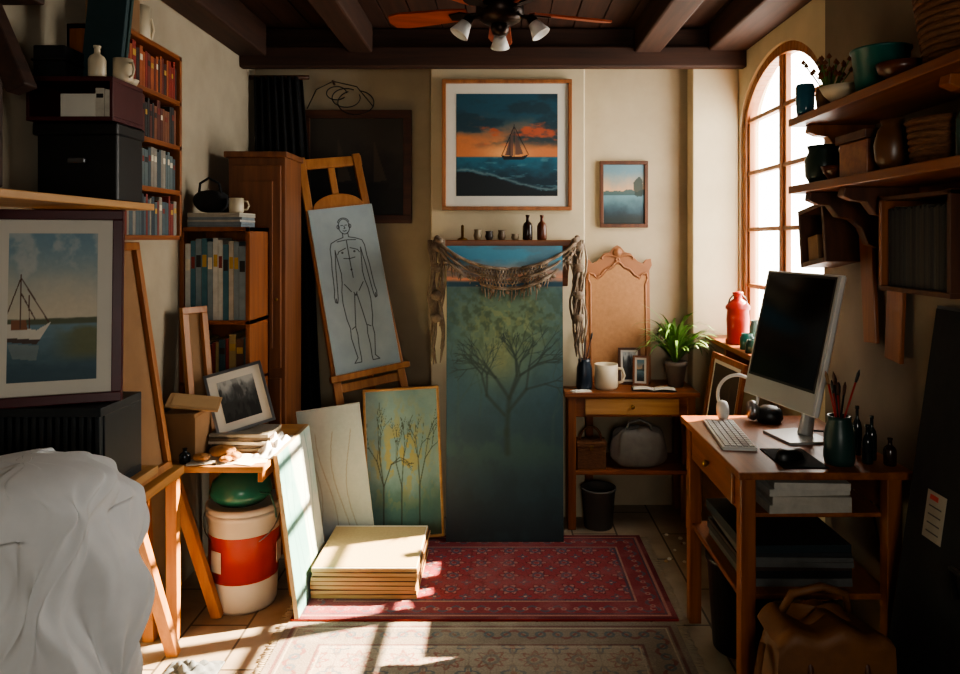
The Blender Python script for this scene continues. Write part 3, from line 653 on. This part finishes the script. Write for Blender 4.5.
# lower shelf items
o=O('dark_green_pot'); o.lathe((1.185,2.64,SH2),[(0,0),(.045,0),(.062,.03),(.064,.09),(.05,.12),(.056,.14),(.048,.14),(.045,.11),(0,.1)],mat('dark_green_glaze','24362c',rough=.3,bump=.03)); o.end()
O('clay_bowl').lathe((1.17,2.49,SH2),[(0,0),(.03,0),(.035,.01),(.05,.03),(.056,.05),(.052,.05),(.04,.03),(0,.014)],mat('brown_ceramic','5a2f1c')).end()
o=O('wooden_keepsake_box'); o.bx(1.13,1.33,2.22,2.40,SH2,SH2+.11,WX).bx(1.12,1.34,2.21,2.41,SH2+.11,SH2+.14,DX).bx(1.21,1.25,2.20,2.212,SH2+.09,SH2+.125,BRASS); o.end(bev=.004)
def pot(name,x,y,z,r,h,m): O(name).lathe((x,y,z),[(0,0),(r*.6,0),(r*.9,h*.2),(r,h*.5),(r*.8,h*.8),(r*.55,h*.9),(r*.65,h),(r*.5,h),(r*.45,h*.88),(0,h*.8)],m,n=24).end()
pot('glazed_vase',1.16,2.13,SH2,.05,.15,mat('brown_glaze','5e3c22',rough=.35,bump=.03))
pot('glazed_vase',1.29,2.14,SH2,.05,.13,mat('dark_green_glaze','24362c'))
o=O('woven_tray_basket')
for j in range(7):
    z=SH2+.012+j*.018; o.tube([(1.22+(.075+.012*j/7)*math.cos(2*pi*i/24),1.98+(.07+.012*j/7)*math.sin(2*pi*i/24),z) for i in range(25)],.0095,WICK,n=6)
o.lathe((1.22,1.98,SH2),[(0,0),(.078,0),(.086,.13),(.08,.13),(.072,.01),(0,.01)],WICK); o.end()
bottle('green_bottle',1.20,1.84,SH2,.19,.032,mat('green_glass','2d4a40')); bottle('green_bottle',1.20,1.74,SH2,.18,.03,GLS)
o=O('row_of_books'); o.books(T(1.16,1.69,SH2)@RZ(-90),.2,.19,.15,['5a2a1c','2a3a3c','8a6a3a','3a2a20']); o.end(bev=.001)
# below lower shelf
o=O('hanging_wooden_box'); M=T(1.40,2.90,1.50)@RX(-8)
for a in((-.14,0,-.12,-.10,0,.24),(-.14,0,.10,.12,0,.24),(-.14,0,-.10,.10,0,.02),(-.14,0,-.10,.10,.22,.24),(-.015,0,-.10,.10,.02,.22)): o.bx(*a,DZ,M=M)
o.bx(-.13,-.02,-.03,.06,.02,.12,KRAFT,M=M); o.end(bev=.003)
o=O('hanging_wood_planks'); o.bx(-.045,.045,0,.52,0,.015,WZ,M=lean((1.38,2.66,1.22),-90,0,5)); o.bx(-.05,.05,0,.52,0,.015,WZ,M=lean((1.375,2.50,1.18),-90,0,-4)); o.end(bev=.003)
o=O('record_box'); o.bx(1.385,1.40,1.95,2.32,1.44,1.74,DZ).bx(1.22,1.385,1.95,2.32,1.44,1.455,DZ).bx(1.22,1.385,2.305,2.32,1.455,1.74,WZ).bx(1.22,1.385,1.95,1.965,1.455,1.74,DZ)
o.bx(1.22,1.385,1.95,2.32,1.725,1.738,DZ)
o.books(T(1.24,2.30,1.455)@RZ(-90),.33,.25,.14,['111418','1c2226','2a2a2a','3a352c'],.006,.012,.05); o.end(bev=.002)
# ---------------------------------------------------------------- rugs
def f_rugred(U,V):
    W,H=1.63,.86;X=U*W;Y=V*H;d=np.minimum(np.minimum(X,W-X),np.minimum(Y,H-Y))
    n=fbm(X*9,Y*9,4,4);Xd=X+.02*(fbm(X*20,Y*20,3,1)-.5);Yd=Y+.02*(fbm(X*20,Y*20,3,9)-.5)
    red=fill('8e323c',U);c=red.copy()
    def ros(p,r0,ox=0,oy=0):
        a=((Xd+ox)/p+.5)%1-.5;b=((Yd+oy)/p+.5)%1-.5;r=np.hypot(a,b)*p;t=np.arctan2(b,a);return r,t
    r,t=ros(.135,0,.02,.01); k=r-.036*(1+.3*np.cos(6*t)); c=mx(c,fill('b08a80',U),(k<0).astype(float)*.75); c=mx(c,fill('4a4860',U),(np.abs(r-.021)<.007).astype(float)*.9); c=mx(c,fill('5c1a24',U),((k>0)&(k<.007)).astype(float)); c=mx(c,fill('862c36',U),(r<.010).astype(float))
    r,t=ros(.135,0,.0875,.0775); c=mx(c,fill('4c5268',U),(r<.020*(1+.4*np.cos(4*t))).astype(float)*.85); c=mx(c,fill('b89c8c',U),(r<.007).astype(float))
    vine=np.abs(np.sin(Xd*47)*np.sin(Yd*47)+.3*np.sin(Xd*90)); c=mx(c,fill('64202a',U),(vine<.08).astype(float)*.6)
    b=(d<.15).astype(float); bc=fill('7c2c36',U); al=np.where((np.minimum(Y,H-Y)<np.minimum(X,W-X)),X,Y); dd=d-.085
    bc=mx(bc,fill('484c60',U),(np.abs(dd-.022*np.sin(al*57))<.008).astype(float)*.9); bc=mx(bc,fill('b49484',U),(np.hypot((al/.055+.5)%1*.055-.0275,dd)<.013).astype(float)*.75); bc=mx(bc,fill('8a2c36',U),(np.hypot((al/.055+.5)%1*.055-.0275,dd)<.006).astype(float))
    c=mx(c,bc,b)
    for a,w,h in((.15,.005,'b0947f'),(.162,.006,'383a50'),(.03,.005,'b0947f'),(.042,.005,'383a50')): c=mx(c,fill(h,U),(np.abs(d-a)<w).astype(float)*.8)
    c=mx(c,fill('5c1a24',U),(d<.02).astype(float))
    return mx(c,fill('946060',U),.15+ss(.4,.75,n)*.4)
def f_rugpale(U,V):
    W,H=1.62,.95;X=U*W;Y=V*H;d=np.minimum(np.minimum(X,W-X),np.minimum(Y,H-Y))
    n=fbm(X*7,Y*7,4,14);Xd=X+.02*(fbm(X*16,Y*16,3,1)-.5);Yd=Y+.02*(fbm(X*16,Y*16,3,9)-.5)
    c=fill('9c9084',U)
    def ros(p,ox,oy):
        a=((Xd+ox)/p+.5)%1-.5;b=((Yd+oy)/p+.5)%1-.5;return np.hypot(a,b)*p,np.arctan2(b,a)
    r,t=ros(.17,0,0);k=r-.045*(1+.3*np.cos(8*t)); c=mx(c,fill('8a5852',U),(np.abs(k)<.007).astype(float)*.85); c=mx(c,fill('73706f',U),(np.abs(r-.026)<.007).astype(float)*.8); c=mx(c,fill('95605a',U),(r<.012).astype(float))
    r,t=ros(.17,.085,.085); c=mx(c,fill('5f6872',U),(np.abs(r-.03*(1+.4*np.cos(4*t)))<.007).astype(float)*.8); c=mx(c,fill('94625a',U),(r<.012).astype(float)*.8)
    c=mx(c,fill('7d6a62',U),(np.abs(np.sin(Xd*37)*np.cos(Yd*37))<.06).astype(float)*.6)
    b=(d<.17).astype(float);al=np.where((np.minimum(Y,H-Y)<np.minimum(X,W-X)),X,Y);dd=d-.095
    bc=fill('857a70',U); bc=mx(bc,fill('7c4f4c',U),(np.abs(dd-.028*np.sin(al*45))<.008).astype(float)*.85); bc=mx(bc,fill('59626c',U),(np.abs(np.hypot((al/.07+.5)%1*.07-.035,dd)-.017)<.006).astype(float)*.8)
    c=mx(c,bc,b)
    for a,w,h in((.17,.006,'6d4a48'),(.185,.005,'b0a595'),(.035,.007,'6d4a48'),(.05,.004,'b0a595')): c=mx(c,fill(h,U),(np.abs(d-a)<w).astype(float)*.85)
    return mx(c,fill('aaa092',U),ss(.4,.75,n)*.5)
def rug(name,x0,x1,y0,y1,t,fn,nu,nv,fr,edge):
    o=O(name); o.bx(x0,x1,y0,y1,.0005,t,edge); o.paint(x0,x1,y0,y1,t+.0006,nu,nv,fn,RUG)
    for xs,s in((x0,-1),(x1,1)):
        y=y0+.01
        while y<y1-.01:
            o.tube([(xs,y,t*.6),(xs+s*.02,y+R.uniform(-.004,.004),.004),(xs+s*R.uniform(.03,.045),y+R.uniform(-.008,.008),.003)],.0022,fr,n=4); y+=.011
    return o.end()
FR=mat('rug_fringe','a89c86',rough=1)
rug('red_persian_rug',-.88,.75,3.02,3.88,.009,f_rugred,520,280,FR,RED)
rug('faded_persian_rug',-.88,.73,2.05,3.00,.008,f_rugpale,460,280,FR,KRAFT)
o=O('scattered_pebbles')
for k in range(14):
    x,y,r=R.uniform(.82,1.05),R.uniform(3.55,3.9),R.uniform(.006,.013); o.lathe((x,y,0),[(0,0),(r*.8,.001),(r,r*.5),(r*.6,r*.9),(0,r)],R.choice([PAPER,KRAFT,GREY]),n=9)
o.end()
# ---------------------------------------------------------------- centre-left: easel, canvases
ML=basis((-.74,3.85,.0),(.87,.40,0),(-.42,.25,2.08))
o=O('artist_easel',ML)
for x,x2 in((0,.02),(.40,.34)):
    o.bar((x,0.02,0),(x2,2.12,0),.045,.03,EZ)
for y,h in((2.08,.06),(1.55,.04),(.80,.05),(.25,.05)): o.bar((0.0,y,-.004),(.37,y,-.004),h,.022,EZ,side=(0,1,0))
o.bx(-.03,.42,.84,.875,.01,.06,EZ)
o.prism([(.0,1.70)]+[(.185-.15*math.cos(t),1.80+.09*math.sin(t)) for t in [pi*i/12 for i in range(13)]]+[(.37,1.70)],.02,EZ,z0=.0)
o.bx(.165,.205,1.2,2.05,-.02,.0,EZ)
bt=ML@Vector((.185,1.9,-.02)); ft=Vector((-.62,4.31,.0))
o.M=Matrix.Identity(4); o.bar(bt,ft,.035,.025,EZ)
o.end(bev=.004)
canvas('figure_drawing_board',ML@T(.19,.876,.022),.37,.93,.012,f_fig,200,500,em=PAPER,art=PAPERART)
framed('framed_tree_painting',lean((-.50,3.835,.012),4,7,2.5),.41,.79,.014,.024,OX,0,f_trees2,110,190)
# stack of boards
o=O('stack_of_canvas_boards'); z=.0105
for k in range(7):
    a=R.uniform(-1.2,1.2);dx=R.uniform(-.008,.008);M=T(-.60+dx,3.43,z)@RZ(a)
    o.bx(-.235,.235,-.24,.24,.0,.0155,wood('canvas_board','9a7448','c0a070','x'),M=M)
    o.bx(-.233,.233,-.238,.238,.0155,.0185,PAPER if k==6 else DX,M=M)
    z+=.0195
o.bx(-.832,-.372,3.20,3.65,z-.001,z+.001,mat('raw_canvas','b59e74',rough=.9,var=.08,scale=80,bump=.2))
o.end(bev=.002)
canvas('teal_striped_canvas',lean((-.862,3.27,.010),90,7.5),.50,.69,.018,f_teal,120,120,em=mat('canvas_edge','b8a888'))
canvas('white_sketched_canvas',lean((-.80,3.71,.022),8,3,7),.32,.72,.02,f_lines,80,120)
# work table
o=O('wooden_work_table'); o.bx(-1.44,-.96,2.92,3.60,.655,.68,OX)
for (a,b,c),(d,e) in (((-1.36,2.97,.655),(-1.20,3.06)),((-1.0,3.22,.655),(-.925,3.25) ),((-1.40,3.55,.655),(-1.42,3.57)),((-1.0,3.55,.655),(-.98,3.57))):
    o.bar((a,b,c),(d,e,0.0),.045,.035,EZ)
o.bx(-1.40,-1.0,3.55,3.57,.59,.655,EZ).bx(-1.0,-.98,2.97,3.56,.60,.655,EZ)
o.end(bev=.003)
# paint bucket
o=O('paint_bucket'); bx_,by_=-1.135,3.20
PW=mat('bucket_white','c6c3bb',rough=.4,var=.06,scale=6,bump=.05)
o.lathe((bx_,by_,0),[(0,0),(.132,0),(.138,.015),(.144,.13)],PW); o.lathe((bx_,by_,0),[(.1445,.13),(.152,.33)],RED); o.lathe((bx_,by_,0),[(.152,.33),(.155,.40),(.163,.402),(.163,.42),(.158,.422),(.163,.425),(.163,.445),(.155,.45),(.145,.44),(.1,.435),(0,.435)],PW)
for k in range(3): o.bx(-.03,.03,-.002,.0,.18,.27,PW,M=T(bx_,by_,0)@RZ(-30+120*k)@T(0,-.150,0))
o.tube([(bx_+.165*math.cos(t),by_-.03-.10*math.sin(t),.40-.12*math.sin(t)) for t in [pi*i/16 for i in range(17)]],.003,STEEL); o.end()
o=O('teal_enamel_bowl'); o.lathe((bx_-.01,by_-.01,.45),[(0,0),(.10,.0),(.130,.03),(.134,.05),(.122,.09),(.08,.125),(.03,.14),(.02,.145),(0,.147)],mat('bright_teal_enamel','2a7466',rough=.25,var=.1,bump=.02)); o.tube([(bx_+.1,by_-.09,.51),(bx_+.15,by_-.11,.51),(bx_+.17,by_-.11,.45),(bx_+.175,by_-.11,.41)],.004,TEAL); o.end()
# table clutter
o=O('stack_of_sketch_paper'); z=.681
for k in range(5):
    h=.016; o.bx(-.13,.13,-.09,.09,0,h-.002,BOOK,col=R.choice(['c4beb0','8a8478','b0a890','5a4a3a']),M=T(-1.13,3.205,z)@RZ(R.uniform(-8,8))); z+=h
o.end(bev=.001)
framed('framed_photograph',lean((-1.12,3.19,.764),18,22,14),.25,.28,.012,.014,STEEL,.035,f_photo,60,60)
o=O('cardboard_box'); o.bx(-1.40,-1.27,3.0,3.16,.681,.86,KRAFT).bx(-1.41,-1.27,2.995,3.165,.86,.875,KRAFT); o.end(bev=.002)
o=O('cardboard_envelope',T(-1.31,3.07,.905)@RZ(12)); o.bx(-.10,.11,-.06,.06,0,.008,mat('light_card','b08e66',rough=.85,var=.1),M=RX(16)@RY(9)); o.bx(-.08,.10,-.05,.05,.009,.011,mat('tan_envelope','b8976c',rough=.85,var=.08),M=RX(16)@RY(9)); o.end(bev=.002)
o=O('scattered_sheets')
for k,(x,y,a) in enumerate(((-1.075,3.02,12),(-1.09,3.02,-16),(-1.20,3.01,20))): o.bx(-.10,.10,-.07,.07,.001+k*.002,.002+k*.002,PAPER,M=T(x,y,.68)@RZ(a))
o.end()
o=O('crumpled_white_cloth'); o.grid(lambda u,v:(-1.0+.045*(2*u-1)*(1+.15*math.sin(v*9)),3.02+.36*v,.682+.028*math.sin(pi*u)*math.sin(pi*v)*(1.2+.7*math.sin(v*23+u*5)+.5*math.sin(u*17))),24,50,mat('white_linen','cfd0d0',rough=.9,var=.06,scale=10,bump=.15)); o.end(thick=.003)
SHL=mat('bread_crust','a87848',rough=.7,var=.35,scale=18,bump=.3)
for x,y,r in((-1.17,3.03,.045),(-1.11,2.99,.03),(-1.235,2.97,.03),(-1.13,2.96,.022)):
    o=O('bread_roll'); o.grid(lambda u,v,x=x,y=y,r=r:(x+r*1.2*(1+.08*math.sin(u*31))*math.cos(2*pi*u)*math.sin(pi*v),y+r*.8*(1+.08*math.sin(u*31))*math.sin(2*pi*u)*math.sin(pi*v),.687+r*.55*(1-math.cos(pi*v))*(1+.06*math.sin(u*25))),30,12,SHL); o.end()
bottle('ink_bottle',-1.30,2.97,.681,.06,.022,GLS)
# small bookcase on table
o=O('small_bookcase'); x0,x1,y0,y1=-1.475,-1.15,3.31,3.58
for a in((x0,x0+.02,y0,y1,.68,1.66),(x1-.02,x1,y0,y1,.68,1.66),(x0,x1,y0,y1,1.64,1.66),(x0,x1,y1-.015,y1,.68,1.66),(x0,x1,y0,y1,1.21,1.23),(x0,x1,y0,y1,.68,.70),(x0,x1,y0,y1,.93,.945)): o.bx(*a,WZ)
o.books(T(x0+.022,y0+.01,1.23),.28,.38,.2,['8a9aa0','c8c8c0','3a6a78','7a8a90','b8b0a0','2a4a58'],.02,.035,.1)
o.books(T(x0+.022,y0+.02,.945),.28,.22,.2,['5a3a28','2c4a50','7a2a20','a08a5a'])
o.books(T(x0+.022,y0+.02,.70),.28,.2,.2,['2a2a2c','4a4a4a','8a8070']); o.end(bev=.001)
# clutter on the bookcase: papers, box, camera bag
o=O('stack_of_folders'); z=1.661
for k in range(6):
    h=R.uniform(.008,.016); o.bx(-.13,.12,-.09,.09,0,h-.001,BOOK,col=R.choice(['b4aea0','7c8890','2a2c30','8a7a60','c0bab0']),M=T(-1.315,3.42,z)@RZ(R.uniform(-7,7))); z+=h
o.end(bev=.001)
o=O('black_camera_bag'); pw=lambda t,p:math.copysign(abs(t)**p,t); z1=z
o.grid(lambda u,v:(-1.375+.075*pw(math.cos(2*pi*u),.45)*max(0,math.sin(pi*v))**.35,3.43+.06*pw(math.sin(2*pi*u),.45)*max(0,math.sin(pi*v))**.35*(1+.05*math.sin(u*30)),z1+.11*v+.006*math.sin(u*25)*math.sin(pi*v)),40,14,BLKM)
o.tube([(-1.43,3.42,z1+.08),(-1.42,3.41,z1+.14),(-1.375,3.40,z1+.165),(-1.33,3.41,z1+.14),(-1.32,3.42,z1+.08)],.006,BLKM); o.end()
mug('white_mug',-1.245,3.40,z1,.034,.07,CREAM,ha=.3)
# tall cabinet
o=O('tall_wooden_cabinet'); o.bx(-1.38,-1.09,3.66,3.95,0,2.02,RW).bx(-1.40,-1.08,3.645,3.96,2.02,2.05,RW).bx(-1.36,-1.11,3.645,3.66,.95,1.98,RW).bx(-1.36,-1.11,3.645,3.66,.08,.90,RW)
o.bx(-1.32,-1.15,3.64,3.65,1.05,1.9,RW); o.lathe((0,0,0),[(0,.02),(.01,.016),(.005,0)],BRASS,n=10,M=T(-1.13,3.645,1.3)@RX(90)); o.end(bev=.004)
# hanging dark curtain in the corner
o=O('hanging_dark_curtain'); o.grid(lambda u,v:(-1.45+(.28+.16*v)*u+.01*math.sin(v*6),4.25-.02*math.sin(pi*u)-.02*math.sin(u*44+v*2),2.56-2.45*v),70,20,BLKM)
o.tube([(-1.475,4.25,2.56),(-1.13,4.25,2.56)],.010,DZ); o.end(thick=.008)
o=O('hanging_cable_loops')
for k in range(3):
    cx=-.98+.06*k;r=.05+.02*k; o.tube([(cx+r*math.cos(t)*1.2,4.315-.01*k,2.48+.8*r*math.sin(t)-.03*k) for t in [2*pi*i/30+k for i in range(28)]],.003,BLK,n=6)
o.tube([(-1.16,4.33,2.39),(-1.10,4.31,2.5),(-1.0,4.31,2.55),(-.86,4.32,2.52),(-.76,4.32,2.40)],.003,BLK,n=6); o.tube([(-1.0,4.35,2.54),(-1.0,4.30,2.55)],.006,DZ); o.end()
# ---------------------------------------------------------------- left wall storage
o=O('wall_bookcase'); x0,x1,y0,y1=-1.48,-1.29,2.46,2.92
for a in((x0,x1,y0,y0+.018,1.60,2.34),(x0,x1,y1-.018,y1,1.60,2.34),(x0,x0+.01,y0,y1,1.60,2.34)): o.bx(*a,WZ)
for z in(1.60,1.78,1.96,2.14,2.322): o.bx(x0,x1,y0,y1,z,z+.018,WY)
for i,z in enumerate((1.618,1.798,1.978,2.158)):
    o.books(T(x1-.012,y0+.02,z)@RZ(90),.42,.155,.15,[['2a3a44','8a8478','4a5a60','7a2a22'],['5a6a6c','3a4a50','8a8478'],['5a2a20','7a4a30','2a2a2a'],['8a2a1c','a0522a','3a2018','6a2a20']][i],.012,.028,.2)
o.end(bev=.001)
o=O('storage_shelf'); o.bx(-1.48,-1.17,1.62,2.44,1.70,1.722,OY)
for y in(1.7,2.36): o.prism([(0,0),(.24,0),(.22,-.03),(.03,-.2),(0,-.2)],.03,DZ,M=Matrix(((1,0,0,-1.48),(0,0,1,y),(0,1,0,1.70),(0,0,0,1))))
o.end(bev=.003)
o=O('black_storage_box'); o.bx(-1.46,-1.205,2.27,2.43,1.722,1.965,BLK).bx(-1.47,-1.20,2.26,2.435,1.93,1.97,BLK).bx(-1.36,-1.30,2.258,2.27,1.84,1.86,STEEL); o.end(bev=.006)
o=O('crimson_cabinet_box'); CR=mat('crimson_lacquer','4a1a1e',rough=.4)
for a in((-1.475,-1.205,2.24,2.43,1.972,1.985),(-1.475,-1.205,2.24,2.43,2.095,2.11),(-1.475,-1.465,2.24,2.43,1.985,2.095),(-1.215,-1.205,2.24,2.43,1.985,2.095),(-1.465,-1.215,2.42,2.43,1.985,2.095)): o.bx(*a,CR)
o.bx(-1.38,-1.27,2.26,2.40,1.986,2.06,PAPER); o.books(T(-1.265,2.25,1.986),.045,.09,.12,['c8c0b0','6a5a4a']); o.end(bev=.002)
o=O('black_case'); o.bx(-1.46,-1.36,2.25,2.42,2.112,2.21,BLKM).bx(-1.465,-1.355,2.245,2.425,2.16,2.168,BLK); o.end(bev=.006)
o=O('green_folder'); o.bx(-.075,.075,0,.30,0,.012,mat('green_card','1f3a34',rough=.7),M=lean((-1.30,2.37,2.112),-8,3,-4)); o.bx(-.07,.07,.01,.29,.012,.03,mat('teal_card','203a3e',rough=.7),M=lean((-1.30,2.37,2.112),-8,3,-4)); o.end(bev=.002)
bottle('white_jar',-1.27,2.27,2.112,.10,.026,CREAM)
mug('white_mug',-1.225,2.34,2.112,.03,.075,CREAM,ha=-.4)
O('white_dish').lathe((-1.235,2.40,2.112),[(0,0),(.02,0),(.03,.02),(.028,.022),(0,.006)],CREAM).end()
O('brown_carton').bx(-1.44,-1.31,2.50,2.62,2.341,2.47,KRAFT).bx(-1.445,-1.305,2.495,2.56,2.47,2.474,KRAFT).end(bev=.002)
mug('white_pitcher',-1.37,2.72,2.341,.045,.14,CREAM,ha=1.2)
o=O('timber_bracket'); o.bar((-1.46,2.02,2.30),(-1.34,2.02,2.02),.06,.06,BEAM); o.bx(-1.48,-1.30,1.98,2.06,2.27,2.34,BEAM); o.bx(-1.48,-1.42,1.98,2.06,1.75,2.62,BEAM); o.end(bev=.006)
# stand beneath
o=O('wooden_stand'); o.bx(-1.46,-1.10,1.99,2.32,.85,.875,OY).bx(-1.46,-1.27,2.32,2.90,.66,.695,OY)
for a,b,c,d,z in((-1.30,2.44,-1.26,2.78,.86),(-1.42,2.86,-1.40,2.88,.66),(-1.14,2.05,-1.12,1.99,.85),(-1.43,2.05,-1.43,2.0,.85),(-1.30,2.86,-1.31,2.89,.66)): o.bar((a,b,z),(c,d,0),.045,.035,EZ)
o.bar((-1.28,2.62,.35),(-1.40,2.86,.35),.03,.04,EZ); o.bar((-1.43,2.02,.3),(-1.42,2.85,.3),.03,.04,EZ); o.end(bev=.003)
o=O('slatted_record_crate'); SL=mat('slate_plastic','1d2328',rough=.5)
o.bx(-1.44,-1.125,2.03,2.26,.876,.90,SL).bx(-1.44,-1.125,2.03,2.26,1.10,1.125,SL).bx(-1.44,-1.42,2.03,2.26,.9,1.10,SL).bx(-1.42,-1.14,2.24,2.26,.9,1.1,SL).bx(-1.145,-1.125,2.05,2.26,.9,1.1,SL)
for k in range(14): o.bx(-1.435+k*.0225,-1.422+k*.0225,2.03,2.05,.9,1.1,SL)
o.bx(-1.42,-1.145,2.06,2.23,.9,1.06,BLK); o.end(bev=.002)
framed('framed_boat_painting',lean((-1.288,2.075,1.127),20,4),.36,.56,.028,.03,mat('burgundy_frame','4a1820',rough=.4,var=.15,scale=10),.04,f_boat,140,150)
def cback(name,M,w,h,fm=OZ):
    o=O(name,M); o.bx(-w/2,w/2,0,h,0,.006,KRAFT)
    for a,b,c,d in((-w/2,w/2,0,.03),(-w/2,w/2,h-.03,h),(-w/2,-w/2+.03,.03,h-.03),(w/2-.03,w/2,.03,h-.03)): o.bx(a,b,c,d,.006,.026,fm)
    return o.end(bev=.002)
cback('leaning_canvas_back',lean((-1.325,2.62,.698),89,8.5),.46,.90,fm=EZ)
cback('leaning_canvas_back',lean((-1.33,3.215,.682),60,7),.13,.62,fm=EZ)
# draped cloth over chair
CL=mat('white_sheet','dedfe0',rough=.9,var=.05,scale=10,bump=.15)
o=O('cloth_draped_chair'); cc=(-1.13,1.72)
def drape(u,v):
    a=2*pi*u
    if v<.30:
        q=v/.30*pi/2; rr=max(0,math.sin(q))**.75; z=1.08-.13*(1-math.cos(q)); fo=.02*v/.3
    else:
        q=(v-.30)/.70; rr=1+.16*q+.08*math.sin(q*9)*q*(.5+.5*math.sin(a*2)); z=.95-.94*q; fo=.02+.10*q**.8
    rr*=1+fo*(math.sin(a*7+1.5*math.sin(v*5))+.5*math.sin(a*13+v*8)+.35*math.sin(a*23-v*14)+.2*math.sin(a*37+v*25))
    n=.02*math.sin(a*3+v*16)+.010*math.sin(a*5-v*26)+.004*math.sin(a*19+v*44)
    k=lambda t:math.copysign(abs(t)**.8,t)
    return (max(XL+.01,cc[0]+(.215*k(math.cos(a)))*rr+n),min(cc[1]+.20*k(math.sin(a))*rr+n,1.975),z+.012*math.sin(a*4+v*22)*(.3<v<.9))
o.grid(drape,260,140,CL); o.end()
o=O('crumpled_rag'); o.grid(lambda u,v:(-1.14+.10*(u-.5)*2,2.66+.06*(v-.5)*2+.01*math.sin(u*9),.004+.03*math.sin(pi*u)*math.sin(pi*v)*(1+.6*math.sin(u*21)*math.cos(v*17))),30,20,mat('rag_cloth','5a6064',rough=.95,var=.4,scale=30)); o.end(thick=.003)
# ---------------------------------------------------------------- light
sun=bpy.data.lights.new('sun','SUN'); sun.energy=88; sun.angle=rad(.6); sun.color=(1,.78,.53)
so=bpy.data.objects.new('sun',sun); so.rotation_euler=Vector((-1,-.32,-.69)).to_track_quat('-Z','Y').to_euler(); so.location=(4,5,5); bpy.context.collection.objects.link(so)
w=bpy.data.worlds.new('sky'); bpy.context.scene.world=w; w.use_nodes=True
bg=w.node_tree.nodes['Background']; bg.inputs[0].default_value=(1,.955,.86,1); bg.inputs[1].default_value=16
def portal(name,loc,rot,sx,sy):
    l=bpy.data.lights.new(name,'AREA'); l.shape='RECTANGLE'; l.size=sx;l.size_y=sy; l.cycles.is_portal=True
    ob=bpy.data.objects.new(name,l); ob.location=loc; ob.rotation_euler=rot; bpy.context.collection.objects.link(ob)
portal('window_portal',(1.50,3.65,1.80),(0,rad(90),0),1.6,1.12)
portal('fill_window_portal',(.225,YF-.14,1.525),(rad(90),0,0),.76,.86)  # portal of the added rear fill opening
try: bpy.context.scene.view_settings.look='AgX - Medium High Contrast'
except Exception as e: print(e)
cam=bpy.data.cameras.new('camera'); cam.lens=27; cam.sensor_width=36; cam.shift_x=-20/960; cam.shift_y=-97/960; cam.clip_start=.05
co=bpy.data.objects.new('camera',cam); co.location=(0,0,1.6); co.rotation_euler=(rad(90),0,0); bpy.context.collection.objects.link(co)
bpy.context.scene.camera=co
